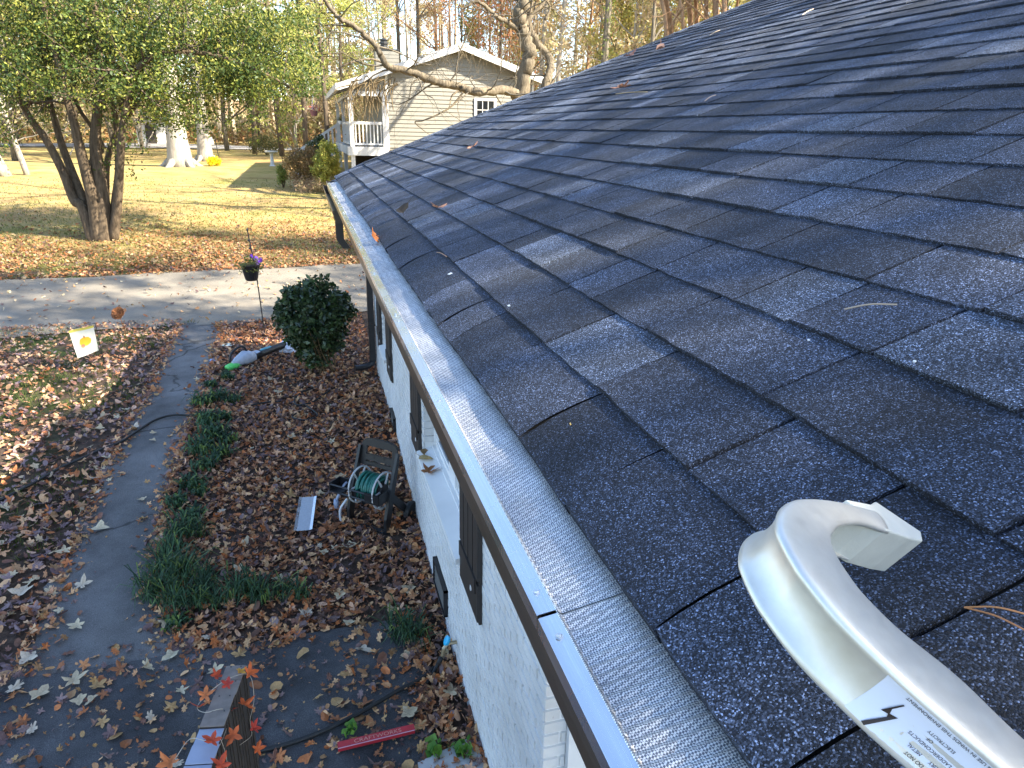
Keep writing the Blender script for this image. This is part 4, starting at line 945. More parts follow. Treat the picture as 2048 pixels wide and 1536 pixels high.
# off to the right of the roof: the yard trees whose shade falls across the roof, bed and driveway
for i, (x, y, k, s) in enumerate(YARD := [(9.5, 1.2, 'grey', .8), (12.5, 5.0, 'gold', .85), (13.0, -1.5, 'grey2', .9), (8.6, 6.2, 'grey', .62), (15.5, 10.0, 'pine', .9), (14.5, 1.5, 'gold', .9), (10.5, -4.0, 'grey', .9), (18, 6, 'pine2', 1.0), (17, 14.5, 'grey2', 1.0), (12.5, 11.5, 'grey', .8), (11.5, 3.2, 'brown', .8), (11, -5.6, 'gold', .95), (13.5, -8.5, 'pine2', 1.2)]):
    o = copy_tree(kinds[k]); o.location = (x, y, float(gz(x, y))); o.rotation_euler = (0, 0, i*1.3); o.scale = (s, s, s); o['label'] = 'yard tree standing beyond the ridge of the shingle roof, its shade on the roof'; o['category'] = 'tree'; o['group'] = 'yard trees beyond the ridge'
# brush and far woods: one mass
N = 9000; xw = R.uniform(-75, 60, N); yw = R.uniform(84, 125, N) - 6*np.sin(xw*.2); hh = R.random(N)**1.3*(5 + 3*np.sin(xw*.15)); cw = np.stack([xw, yw, gz(xw, yw) + hh], 1)
V, Fc, C = clumps(cw, 9, 1.2, .75, [(.52, .41, .27), (.42, .37, .18), (.34, .32, .15), (.56, .43, .24), (.30, .22, .14), (.46, .43, .19)], 8, .9, .6)
tr = MB(); 
for i in range(110):
    x = R.uniform(-75, 60); y = R.uniform(80, 120); z = float(gz(x, y)); h = R.uniform(12, 24); tr.tube([(x, y, z-.2), (x + R.normal(0, .4), y, z+h)], [R.uniform(.12, .3), .08], 4, col=V3(.9, .8, .68)*R.uniform(.6, 1.3))
fill('far_woods', V, Fc, M_FOLD, C, kind='stuff', label='tan and olive woodland filling the hillside behind everything')
tr.obj('woodland_trunks', M_BARKP, None, kind='stuff', label='mass of thin trunks standing in the far woods')
N = 900; xw = R.uniform(-60, 12, N); yw = R.uniform(74, 80, N); cw = np.stack([xw, yw, gz(xw, yw) + R.random(N)*1.3], 1); V, Fc, C = clumps(cw, 8, .9, .35, [(.40, .22, .10), (.34, .24, .12), (.22, .18, .08)], 8, .6, .6); fill('undergrowth', V, Fc, M_FOLD, C, kind='stuff', label='rusty undergrowth along the bank behind the street')

# ------------------------------------------------------------------ the neighbour's house
def P29(px, py, y=29.0): return ony(px, py, y)
nb = thing('neighbor_house', 'beige clapboard house with a white corner porch and a low gable roof', 'house')
M_SID = simple('beige_vinyl_siding', (.225, .21, .175), .6, 0, .05, 3)
M_NW = simple('white_porch_paint', (.55, .54, .52), .5, 0, .04, 4)
M_NROOF = simple('grey_weathered_shingles', (.22, .205, .185), .9, 0, .25, 12, .4)
M_FOUND = simple('orange_brick_foundation', (.32, .15, .09), .85, 0, .3, 14, .3)
YH = 29.0; L0, L1 = 3.2, 9.0; ZF = -.66; PK = V3(6.05, 0, 3.02); EL = V3(1.45, 0, 1.48); ER = V3(9.55, 0, 1.86)
def rake_z(x): return float(np.interp(x, [EL[0], PK[0], ER[0]], [EL[2], PK[2], ER[2]]))
core = MB(); core.prism([(L0, YH+.03, ZF-.1), (L1, YH+.03, ZF-.1), (L1, YH+.03, rake_z(L1)-.1), (PK[0], YH+.03, PK[2]-.1), (L0, YH+.03, rake_z(L0)-.1)], V3(0, 10.5, 0)); wl = core.obj('wall', M_SID, nb)
z = ZF; k = 0
while z < PK[2] - .15:
    h = .148; zt_ = z + h
    def xs_at(zz): 
        a = L0 if zz < rake_z(L0)-.12 else EL[0] + (zz + .12 - EL[2])/(PK[2]-EL[2])*(PK[0]-EL[0]); b = L1 if zz < rake_z(L1)-.12 else PK[0] + (PK[2] - zz - .12)/(PK[2]-ER[2])*(ER[0]-PK[0]); return a, b
    a0, b0 = xs_at(z); a1, b1 = xs_at(zt_)
    if b1 - a1 < .1: break
    mb = MB(); mb.add([(a0, YH, z), (b0, YH, z), (b1, YH+.025, zt_), (a1, YH+.025, zt_), (a0, YH+.03, z), (b0, YH+.03, z), (b1, YH+.03, zt_), (a1, YH+.03, zt_)], [(0, 1, 2, 3), (0, 4, 5, 1), (3, 2, 6, 7), (0, 3, 7, 4), (1, 5, 6, 2)]); mb.obj('siding_board', M_SID, wl); z = zt_
# porch gable infill over the beam
mb = MB(); mb.prism([(1.80, YH+.02, 1.33), (L0, YH+.02, 1.33), (L0, YH+.02, rake_z(L0)-.1), (1.80, YH+.02, rake_z(1.80)-.08)], V3(0, .1, 0)); mb.obj('porch_gable_panel', M_SID, nb)
# roof: two slopes with a forward overhang, white rake boards
YO = YH - .38
def slope(a, b, name):
    mb = MB(); mb.prism([(a[0], YO, a[2]), (b[0], YO, b[2]), (b[0], YO, b[2]+.06), (a[0], YO, a[2]+.06)], V3(0, 11.6, 0)); return mb.obj(name, M_NROOF, nb)
r1 = slope(EL, PK, 'roof'); r2 = slope(PK, ER, 'roof')
for a, b, pr in ((EL, PK, r1), (PK, ER, r2)):
    mb = MB(); mb.prism([(a[0], YO-.03, a[2]-.17), (b[0], YO-.03, b[2]-.17), (b[0], YO-.03, b[2]+.08), (a[0], YO-.03, a[2]+.08)], V3(0, .035, 0)); mb.obj('rake_board', M_NW, pr)
mb = MB(); mb.box((EL[0]-.10, YO-.04, EL[2]-.16), (EL[0]+.02, YO+11.6, EL[2]+.07)); mb.obj('gutter', M_NW, r1)
mb = MB(); mb.prism([(EL[0], YO+.03, EL[2]-.02), (1.85, YO+.03, EL[2]-.02), (1.85, YH+.02, EL[2]-.02), (EL[0], YH+.02, EL[2]-.02)], V3(0, 0, -.04)); mb.obj('soffit', M_NW, r1)
# porch: beam, posts, floor, railings with balusters
mb = MB(); mb.box((1.80, YH-.02, 1.16), (L0, YH+.12, 1.33)); mb.box((1.80, YH+.12, 1.16), (1.94, YH+10.5, 1.33)); mb.obj('porch_beam', M_NW, nb)
gz2 = float(gz(2.0, 29.0)) - .1
for x, y, z0, z1 in ((1.80, YH, gz2, 1.16), (L0-.16, YH, ZF, 1.16), (1.80, YH+5.0, gz2, 1.16), (1.80, YH+10, gz2, 1.16)):
    mb = MB(); mb.box((x, y-.03, z0), (x+.15, y+.12, z1)); 
    if z1 > 1 and x < 2: mb.box((x-.03, y-.06, z1-.16), (x+.18, y+.15, z1-.08))
    mb.obj('porch_post', M_NW, nb)
mb = MB(); mb.box((1.74, YH-.06, ZF-.14), (L0, YH+10.5, ZF)); mb.obj('porch_floor', M_NW, nb)
mb = MB(); mb.box((1.70, YH-.10, ZF-.30), (L0+.02, YH-.055, ZF+.02)); mb.box((1.70, YH-.055, ZF-.30), (1.74, YH+10.5, ZF+.02)); mb.obj('porch_skirt', M_NW, nb)
def rail(x0, y0, x1, y1, n, z=ZF):
    mb = MB(); d = unit(V3(x1-x0, y1-y0, 0)); nn = V3(-d[1], d[0], 0)
    for za, zb_ in ((z+.82, z+.92), (z+.08, z+.14)):
        a, b = V3(x0, y0, za), V3(x1, y1, za); mb.prism([a-nn*.035, b-nn*.035, b+nn*.035, a+nn*.035], V3(0, 0, zb_-za))
    r = mb.obj('railing', M_NW, nb)
    for i in range(n):
        t = (i+.5)/n; x, y = x0+(x1-x0)*t, y0+(y1-y0)*t; q = MB(); q.box((x-.022, y-.022, z+.14), (x+.022, y+.022, z+.82)); q.obj('baluster', M_NW, r)
rail(1.95, YH+.04, L0-.16, YH+.04, 8); rail(1.86, YH+.15, 1.86, YH+5, 26)
mb = MB(); mb.box((L0+.0, YH+.2, gz2-1), (L1, YH+10, ZF-.12)); mb.obj('foundation', M_FOUND, nb)
mb = MB(); mb.box((2.1, YH+2.5, gz2-1), (L0, YH+2.6, ZF-.2)); mb.obj('underfloor_shade_sheet', simple('painted_underfloor_shade', (.02, .017, .013), .9), nb)  # near-black sheet added below the porch floor, painting the shade of the open void
mb = MB(); mb.box((L0-.02, YH-.012, ZF-.1), (L0+.07, YH-.002, rake_z(L0)-.15)); mb.box((L1-.08, YH-.012, ZF-.1), (L1+.01, YH-.002, rake_z(L1)-.15)); mb.obj('corner_board', M_NW, nb)
# window with six panes (two shown rows)
wx0, wx1, wz0, wz1 = 6.70, 7.38, .12, 1.12
mb = MB()
for a, b, c, d in ((wx0-.10, wx1+.10, wz1, wz1+.10), (wx0-.10, wx1+.10, wz0-.10, wz0), (wx0-.10, wx0, wz0, wz1), (wx1, wx1+.10, wz0, wz1)): mb.box((a, YH-.035, c), (b, YH-.003, d))
w = mb.obj('window', M_NW, nb)
for i in range(3):
    for j in range(3):
        x0 = wx0 + (wx1-wx0)*i/3; z0 = wz0 + (wz1-wz0)*j/3; q = MB(); q.box((x0+.014, YH-.012, z0+.014), (x0+(wx1-wx0)/3-.014, YH-.004, z0+(wz1-wz0)/3-.014)); q.obj('pane', M_GLASS, w)
q = MB()
for i in (1, 2): q.box((wx0+(wx1-wx0)*i/3-.013, YH-.022, wz0), (wx0+(wx1-wx0)*i/3+.013, YH-.004, wz1))
for j in (1, 2): q.box((wx0, YH-.024, wz0+(wz1-wz0)*j/3-.013), (wx1, YH-.0035, wz0+(wz1-wz0)*j/3+.013))
q.obj('muntin', M_NW, w)
# chimney chase with a metal flue
mb = MB(); cx, cy = 3.62, YH+3.2; mb.box((cx-.46, cy-.4, 2.0), (cx+.46, cy+.4, 3.02)); ch = mb.obj('chimney', M_SID, r1)
for i in range(7): q = MB(); q.box((cx-.47, cy-.415, 2.05+i*.135), (cx+.47, cy-.40, 2.17+i*.135)); q.obj('siding_board', M_SID, ch)
q = MB(); q.box((cx-.49, cy-.44, 3.02), (cx+.49, cy+.44, 3.07)); q.lathe([(.14, 0), (.14, .20), (.19, .21), (.19, .27), (.14, .28), (.14, .34), (.20, .35), (.05, .42)], V3(cx-.08, cy, 3.07), 12); q.obj('flue_cap', simple('weathered_flue_metal', (.05, .05, .05), .5, .5), ch)
# stairs going down to the left
mb = MB(); sx, sy = 1.70, YH+6.0
for i in range(8): mb.box((sx-.28*(i+1), sy, ZF-.18*(i+1)), (sx-.28*i, sy+1.1, ZF-.18*(i+1)+.05)); 
for yy in (sy-.05, sy+1.1):
    mb.prism([(sx, yy, ZF-.30), (sx-2.3, yy, ZF-1.78), (sx-2.3, yy, ZF-1.50), (sx, yy, ZF-.02)], V3(0, .05, 0)); mb.prism([(sx, yy, ZF+.80), (sx-2.3, yy, ZF-.68), (sx-2.3, yy, ZF-.58), (sx, yy, ZF+.90)], V3(0, .05, 0))
    for i in range(12): x = sx-.1-i*.185; zc = ZF-.1-(sx-x)*.643; mb.box((x-.018, yy+.006, zc), (x+.018, yy+.044, zc+.92))
mb.obj('stairs', M_NW, nb)
# porch things
def pot_plant(name, p, s, cols, label, cat='plant', potc=(.20, .08, .05), hang=False, fol=.5):
    t = thing(name, label, cat); mb = MB(); mb.lathe([(s*.5, 0), (s*.75, s*.9), (s*.8, s*.95), (s*.7, s*.95)], V3(*p), 12); mb.obj('pot', simple(name + '_clay', potc, .8), t)
    if hang:
        q = MB()
        for a in (0, 2.1, 4.2): q.tube([V3(*p) + V3(math.cos(a)*s*.7, math.sin(a)*s*.7, s*.9), V3(*p) + V3(0, 0, s*4)], .006, 3)
        q.obj('chain', M_STEEL, t)
    cen = V3(*p) + R.normal(0, s*.45, (14, 3))*V3(1, 1, .7) + V3(0, 0, s*1.3); crown('foliage', cen, 14, s*fol, s*.35, cols, M_FOLD, t, int(abs(p[0]*100))+2); return t
pot_plant('hanging_basket', ony(628, 232, 33.5), .22, [(.50, .12, .10), (.55, .40, .38), (.30, .10, .08)], 'hanging basket of red and white flowers left of the far porch', 'flower basket', (.25, .1, .1), True, .8)
pot_plant('potted_fern', V3(2.2, YH+3.2, ZF), .22, [(.20, .14, .05), (.30, .20, .08), (.12, .12, .04)], 'brown potted fern standing on the far porch floor', 'plant', (.3, .12, .07), False, 1.0)
pot_plant('potted_plant', V3(1.9, YH+8.5, ZF+.85), .16, [(.10, .12, .04), (.15, .16, .06)], 'small potted plant on the far porch rail', 'plant', (.7, .7, .7), False, .8)
# shrubs in front of that house
def shrub(name, px, py, h, w, cols, label, seed, per=26, leaf=.07, stems=6, cat='shrub', flat=1.0, mat=None, y=None, asp=.5):
    p = ong(px, py) if y is None else V3(float(ony(px, 255, y)[0]), y, float(gz(ony(px, 255, y)[0], y))); Rr = np.random.default_rng(seed); t = thing(name, label, cat); mb = MB()
    cen = []
    for i in range(int(38*max(1, h*w))):
        u = Rr.normal(0, 1, 3); u /= np.linalg.norm(u); rr = Rr.random()**.4; c = p + V3(u[0]*w*.5*rr, u[1]*w*.5*rr, h*.55 + u[2]*h*.43*rr); cen.append(c)
    for i in range(stems):
        e = cen[Rr.integers(len(cen))]; mb.tube([p + V3(Rr.normal(0, .05), Rr.normal(0, .05), -.03), (p+e)/2 + Rr.normal(0, .03, 3), e], [.016, .011, .005], 4, col=V3(.9, .8, .65))
    if stems: mb.obj('stem', M_BARKD, t)
    crown('foliage', np.array(cen), per, max(.12, w*.16), leaf, cols, mat or M_FOL, t, seed, flat, asp); return t
shrub('rusty_shrub', 600, 345, 1.65, 1.5, [(.30, .20, .09), (.22, .17, .07), (.36, .24, .12)], 'rust and olive shrub below the white stairs of the far house', 31, 60, .10, mat=M_FOLD, y=31.2)
shrub('yellow_green_shrub', 648, 345, 2.0, 1.1, [(.34, .34, .07), (.26, .30, .06), (.42, .38, .10)], 'bright yellow-green shrub beside the far porch post', 32, 70, .09, y=30.0)
shrub('small_conifer', 556, 360, .9, .35, [(.22, .28, .07), (.30, .32, .09)], 'small pale green conifer at the left end of the far shrubs', 33, 50, .07, y=31.5)
shrub('dry_grass_clump', 618, 362, .55, 1.6, [(.50, .36, .24), (.44, .30, .20), (.40, .33, .16)], 'low pinkish dry grass clump at the foot of the far shrubs', 34, 50, .16, 0, 'ornamental grass', asp=.1, mat=M_FOLD, y=30.3)
shrub('dark_shrub', 632, 318, 2.0, 1.0, [(.05, .08, .03), (.09, .12, .04)], 'dark green shrub behind the yellow-green one', 35, 50, .09, y=32.5)
shrub('roadside_bush', 528, 296, 1.2, 2.6, [(.14, .14, .05), (.22, .18, .08), (.10, .11, .04)], 'dark low bush beyond the lawn left of the far stairs', 36, 26, .12, y=52)
shrub('chrysanthemum', 428, 332, .45, .85, [(.80, .62, .02), (.72, .56, .02)], 'round clump of bright yellow flowers at the foot of the slim pale trunk', 37, 60, .07, 0, 'flowers', mat=M_FOLD)
# bird bath ornament and birdhouse pole by the trunk
t = thing('birdhouse_pole', 'thin dark pole with a small white birdhouse beside the yellow flowers', 'birdhouse'); p = ong(440, 328); mb = MB(); mb.tube([p, p + V3(-.1, 0, 1.25)], .02, 5); mb.obj('pole', M_BLACKP, t)
mb = MB(); q = p + V3(-.28, 0, 1.05); mb.box(q - .1, q + V3(.1, .1, .14)); mb.prism([q + V3(-.14, -.12, .14), q + V3(.14, -.12, .14), q + V3(0, -.12, .28)], V3(0, .26, 0)); mb.obj('birdhouse', M_NW, t)
t = thing('bird_bath', 'small grey bird bath beside the dark shrub of the far house', 'bird bath'); p = ong(545, 332); mb = MB(); mb.lathe([(.17, 0), (.10, .06), (.07, .5), (.10, .6), (.32, .68), (.33, .73), (.28, .70)], p, 14); mb.obj('basin', simple('cast_concrete', (.5, .5, .48), .8), t)
for px, py, w, h, nm, lb, y in ((298, 215, 2.2, 1.6, 'white_shed', 'small white shed glimpsed behind the nearer pale trunk', 70),):
    t = thing(nm, lb, 'shed'); x = float(ony(px, 240, y)[0]); z = float(gz(x, y)); mb = MB(); mb.box((x-1.1, y, z), (x+1.1, y+2, z+1.9)); mb.obj('wall', M_NW, t); mb = MB(); mb.prism([(x-1.25, y-.1, z+1.9), (x+1.25, y-.1, z+1.9), (x, y-.1, z+2.6)], V3(0, 2.2, 0)); mb.obj('roof', M_NROOF, t); mb = MB(); mb.box((x-.4, y-.03, z), (x+.4, y-.002, z+1.6)); mb.obj('door', M_SHUT, t)

# ------------------------------------------------------------------ things in the garden
# clipped evergreen bush beside the path end
def bush():
    p = ong(640, 748); p = V3(.0, 10.15, float(gz(0, 10.15))); t = thing('evergreen_bush', 'rounded dark green bush with bare lower stems beside the driveway', 'bush'); Rr = np.random.default_rng(41); mb = MB(); cen = []
    for i in range(330):
        u = Rr.normal(0, 1, 3); u /= np.linalg.norm(u); rr = Rr.random()**.3; w = .52 if u[2] > -.2 else .44
        c = p + V3(u[0]*w*rr, u[1]*w*rr, .80 + u[2]*(.56 if u[2] > 0 else .66)*rr); cen.append(c)
    for i in range(22):
        e = cen[Rr.integers(len(cen))]; s = p + V3(Rr.normal(.05, .12), Rr.normal(0, .1), -.03); mb.tube(catmull([s, (s*.5+e*.5) + Rr.normal(0, .05, 3), e], 3), np.linspace(.013, .004, 7), 5, col=V3(1.6, 1.4, 1.0))
    mb.obj('stem', M_BARKD, t); crown('foliage', np.array(cen), 24, .10, .085, [(.030, .055, .018), (.05, .085, .025), (.022, .042, .016), (.085, .12, .05)], simple_fol, t, 41, 1, .5)
simple_fol = tinted('glossy_evergreen_leaf', .35, .5, .15)
bush()

# planter on a shepherd pole
t = thing('planter_pole', 'black pole holding a dark flower pot with purple flowers by the driveway edge', 'planter'); b = ong(530, 668); b = V3(b[0], b[1], b[2]); top = ony(495, 462, b[1]+.1); pot = ony(505, 548, b[1]+.05)
mb = MB(); mb.tube([b - V3(0, 0, .1), pot + V3(.06, 0, 0), top], .011, 6); 
for h in (.15, .28, .42): q = top - unit(top-b)*h; mb.lathe([(.011, -.02), (.03, 0), (.011, .02)], q, 8)
mb.lathe([(.011, 0), (.02, .02), (.001, .06)], top, 8)
mb.obj('pole', M_BLACKP, t)
mb = MB(); pp = pot + V3(-.02, -.02, -.10); mb.lathe([(.085, 0), (.10, .02), (.145, .23), (.165, .25), (.165, .27), (.15, .27)], pp, 18); mb.obj('flower_pot', M_BLACKP, t)
cen = [pp + V3(R.normal(0, .09), R.normal(0, .09), .27 + abs(R.normal(0, .05))) for _ in range(26)] + [pp + V3(math.cos(a)*.17, math.sin(a)*.17, R.uniform(.12, .26)) for a in np.linspace(0, 6.2, 16)]
crown('foliage', np.array(cen), 12, .06, .035, [(.18, .22, .05), (.30, .26, .07), (.12, .16, .04)], M_FOL, t, 2)
crown('blossom', np.array([pp + V3(.10, -.02, .36), pp + V3(.16, 0, .33), pp + V3(.03, 0, .39), pp + V3(.13, -.05, .30)]), 16, .035, .045, [(.40, .12, .75), (.55, .30, .85), (.30, .08, .60)], M_FOL, t, 3, 1, .9)

# garden flag on its wire stand
t = thing('garden_flag', 'small cream garden flag with an orange pumpkin print on a wire stand', 'flag')
A_ = V3(-3.30, 10.95, 0); A_[2] = float(gz(-3.3, 10.95)); q0, q1, q2, q3 = ony(137, 662, 10.75), ony(186, 651, 10.85), ony(197, 701, 10.95), ony(155, 717, 10.78)
nu, nv = 10, 10; V = []; 
for i in range(nu+1):
    for j in range(nv+1):
        u, v = i/nu, j/nv; p = (q0*(1-u)+q1*u)*(1-v) + (q3*(1-u)+q2*u)*v; V.append(p + V3(0, .012*math.sin(u*7+v*2), 0))
n = NT('printed_flag_cloth'); uv = n.n('ShaderNodeTexCoord').outputs['UV']
sp = n.n('ShaderNodeSeparateXYZ'); n.l(uv, sp.inputs[0])
def disc(cx, cy, rx, ry):
    a = n.math('POWER', n.math('DIVIDE', n.math('SUBTRACT', sp.outputs['X'], cx), rx), 2.0); b_ = n.math('POWER', n.math('DIVIDE', n.math('SUBTRACT', sp.outputs['Y'], cy), ry), 2.0)
    d_ = n.math('ADD', n.math('ADD', a, b_), n.math('MULTIPLY', n.math('SUBTRACT', n.noise(uv, 9, 3), .5), .5)); return n.ramp(d_, [(.82, 1.0), (1.0, 0.0)])
c = n.mix((.80, .78, .66), (.80, .66, .12), n.ramp(sp.outputs['Y'], [(.90, 0.0), (.93, 1.0)]))
c = n.mix(c, (.78, .62, .25), n.math('MULTIPLY', disc(.46, .40, .30, .17), .6)); c = n.mix(c, (.85, .40, .03), disc(.54, .50, .27, .17)); c = n.mix(c, (.70, .16, .10), n.math('MULTIPLY', disc(.40, .36, .10, .07), .9)); c = n.mix(c, (.35, .10, .02), n.math('MULTIPLY', disc(.54, .67, .04, .05), .8))
n.base(c); n.set(.8); M_FLAG = n.m
tr_ = n.n('ShaderNodeBsdfTranslucent'); n.l(c, tr_.inputs[0]); mx = n.n('ShaderNodeMixShader'); mx.inputs[0].default_value = .3; n.l(n.b.outputs[0], mx.inputs[1]); n.l(tr_.outputs[0], mx.inputs[2]); n.l(mx.outputs[0], n.t.nodes['Material Output'].inputs[0])
mb = MB(); mb.add(V, [(i*(nv+1)+j, i*(nv+1)+j+1, (i+1)*(nv+1)+j+1, (i+1)*(nv+1)+j) for i in range(nu) for j in range(nv)]); me = mb.mesh('cloth', M_FLAG, True)
uvl = me.uv_layers.new(name='UVMap'); 
for lp in me.loops: i, j = divmod(lp.vertex_index, nv+1); uvl.data[lp.index].uv = (i/nu, 1-j/nv)
link('cloth', me, t)
mb = MB(); st = ong(206, 716); st = V3(q2[0]+.05, q2[1]+.02, float(gz(q2[0], q2[1]))-.05); mb.tube([st, q2 + V3(.03, .01, 0), q1 + V3(.03, .01, .03), q0 + V3(-.02, 0, .012)], .005, 5); mb.obj('stand', M_BLACKP, t)

# rusty flower stake
t = thing('flower_stake', 'rusty metal rose on a thin stake at the edge of the driveway', 'garden stake'); b = ong(258, 684); top = ony(238, 628, b[1]); M_RUST = simple('rusty_metal', (.22, .085, .03), .75, .3, .4, 40, .3)
mb = MB(); mb.tube([b - V3(0, 0, .1), top], .005, 5); mb.tube([b*.5+top*.5, b*.5+top*.5 + V3(.03, 0, .05)], .008, 4); mb.obj('stake', M_RUST, t)
nrm = unit(V3(-.25, -.8, .55)); e1 = unit(np.cross(nrm, V3(0, 0, 1))); e2 = np.cross(nrm, e1)
for k, (nn_, r0, zz_) in enumerate(((6, .105, 0), (5, .075, .02), (4, .045, .035))):
    for i in range(nn_):
        a = i*2*math.pi/nn_ + k*.5; u = e1*math.cos(a) + e2*math.sin(a); v = np.cross(nrm, u); mb = MB(); G = []
        for s_, w_, h_ in ((.15, .25, 0), (.6, .75, .012), (.95, .7, .03), (1.0, .35, .022)):
            for m_ in (-1, 0, 1): G.append(top + nrm*(zz_ + h_ + (.008 if m_ == 0 else .016)) + u*r0*s_ + v*r0*.62*w_*m_)
        mb.add(G, [(r_*3+c_, r_*3+c_+1, (r_+1)*3+c_+1, (r_+1)*3+c_) for r_ in range(3) for c_ in range(2)]); mb.obj('petal', M_RUST, t)

# leaf blower lying by the bush
t = thing('leaf_blower', 'grey and green leaf blower with a long black tube beside the bush', 'leaf blower')
a, b = ong(478, 737), ong(585, 704); a[2] += .10; b[2] += .16; ax = unit(b - a); sd = unit(np.cross(V3(0, 0, 1), ax)); up = np.cross(ax, sd); L = np.linalg.norm(b-a)
M_GREYP = simple('light_grey_plastic', (.38, .42, .50), .45, 0, .1, 20); M_GRNP = simple('bright_green_plastic', (.10, .55, .12), .4, 0, .1, 20); M_TEAL = simple('teal_plastic', (.10, .35, .42), .4)
def fr(s, l, u_): return a + ax*s + sd*l + up*u_
def lump(mb, s0, s1, prof, col=None):
    R_ = []
    n = 12
    for q, (w, h, c) in enumerate(prof):
        s = s0 + (s1-s0)*q/(len(prof)-1)
        for k in range(n): an = 2*math.pi*k/n; R_.append(fr(s, math.copysign(abs(math.cos(an))**.7, math.cos(an))*w, c + math.copysign(abs(math.sin(an))**.7, math.sin(an))*h))
    m = len(prof); mb.add(R_, [(i*n+k, i*n+(k+1) % n, (i+1)*n+(k+1) % n, (i+1)*n+k) for i in range(m-1) for k in range(n)] + [tuple(range(n-1, -1, -1)), tuple((m-1)*n+k for k in range(n))])
mb = MB(); lump(mb, -.10, .28, [(.03, .03, 0), (.06, .06, .01), (.075, .08, .02), (.085, .10, .03), (.08, .09, .02), (.065, .065, 0)]); mb.obj('motor_housing', M_GREYP, t, smooth=True)
mb = MB(); lump(mb, -.20, .02, [(.05, .035, -.03), (.065, .05, -.035), (.065, .05, -.035), (.05, .04, -.03)]); mb.obj('battery', M_GRNP, t, smooth=True)
mb = MB(); mb.tube(catmull([fr(-.14, 0, .04), fr(-.10, 0, .14), fr(.0, 0, .20), fr(.12, 0, .20), fr(.17, 0, .11)], 5), .018, 8); mb.obj('handle', M_BLACKP, t, smooth=True)
mb = MB(); lump(mb, .26, L+.02, [(.062, .062, 0), (.055, .055, 0), (.05, .05, 0), (.048, .048, 0), (.048, .048, 0), (.056, .056, 0)]); mb.obj('blower_tube', M_BLACKP, t, smooth=True)
mb = MB(); lump(mb, .40, .60, [(.02, .008, .052), (.03, .010, .054), (.03, .010, .053), (.02, .008, .052)]); mb.obj('decal', M_TEAL, t)
mb = MB(); lump(mb, .29, .36, [(.058, .012, .05), (.058, .012, .05)]); mb.obj('label_plate', M_GREYP, t)
def crumple(name, c, sx, sy, sz, mat, label, cat, seed, rot=0.0):
    Rr = np.random.default_rng(seed); n, m = 12, 8; V = []; cr, sr = math.cos(rot), math.sin(rot)
    for i in range(m+1):
        th = math.pi*i/m
        for k in range(n):
            ph = 2*math.pi*k/n; r_ = 1 + Rr.normal(0, .14); x = sx*math.sin(th)*math.cos(ph)*r_; y = sy*math.sin(th)*math.sin(ph)*r_; V.append(c + V3(x*cr - y*sr, x*sr + y*cr, max(-sz*.6, sz*math.cos(th)*r_)))
    mb = MB(); mb.add(V, [(i*n+k, i*n+(k+1) % n, (i+1)*n+(k+1) % n, (i+1)*n+k) for i in range(m) for k in range(n)]); mb.obj(name, mat, None, label=label, cat=cat)
M_PLAS = simple('thin_white_plastic', (.62, .64, .74), .35, 0, .12, 30)
p = ong(578, 712); crumple('plastic_bag', p + V3(0, .15, .10), .15, .12, .13, M_PLAS, 'crumpled pale plastic bag behind the end of the blower tube', 'bag', 4)
p = ong(452, 694); crumple('paper_wrapper', p + V3(0, 0, .03), .13, .055, .022, simple('pale_wrapper', (.60, .66, .58), .5, 0, .2, 20), 'flat pale green and white wrapper at the edge of the path', 'wrapper', 5, .25)
p = ong(427, 724); crumple('blue_wrapper', p + V3(0, 0, .025), .06, .05, .018, simple('blue_wrapper', (.28, .42, .72), .4, 0, .2, 20), 'small blue wrapper lying on the path', 'wrapper', 6, -.4)

# hoses
def hose(px, r, label, name='garden_hose', lift=.03, hump=None, zs=None, mat=None, cat='hose'):
    P = []
    for i, q in enumerate(px):
        p = ong(*q[:2]); P.append(p + V3(0, 0, lift + (q[2] if len(q) > 2 else 0)))
    mb = MB(); mb.tube(catmull(P, 8), r, 7); return mb.obj(name, mat or M_RUBBER, None, label=label, cat=cat, smooth=True)
hose([(390, 838), (345, 838), (310, 848), (278, 868), (245, 890), (215, 902), (165, 925), (120, 945), (60, 980), (-30, 1025)], .014, 'black garden hose crossing the path into the lawn', lift=.045)
hose([(503, 818), (535, 812), (562, 810)], .011, 'short visible piece of black hose among the bed leaves beside a pale leaf', lift=.05)
hose([(632, 782), (608, 790), (590, 806), (596, 818), (625, 812), (648, 796), (660, 788)], .012, 'tangled black hose loop in the bed near the bush', lift=.05)
hose([(600, 830), (585, 842), (610, 848), (636, 838), (612, 818)], .010, 'second black hose coil just below the tangled loop', lift=.05)
hose([(400, 1560), (480, 1523), (560, 1505), (640, 1478), (720, 1438), (790, 1398), (840, 1372), (868, 1348)], .016, 'long black hose running from the porch rail to the wall faucet', lift=.05)
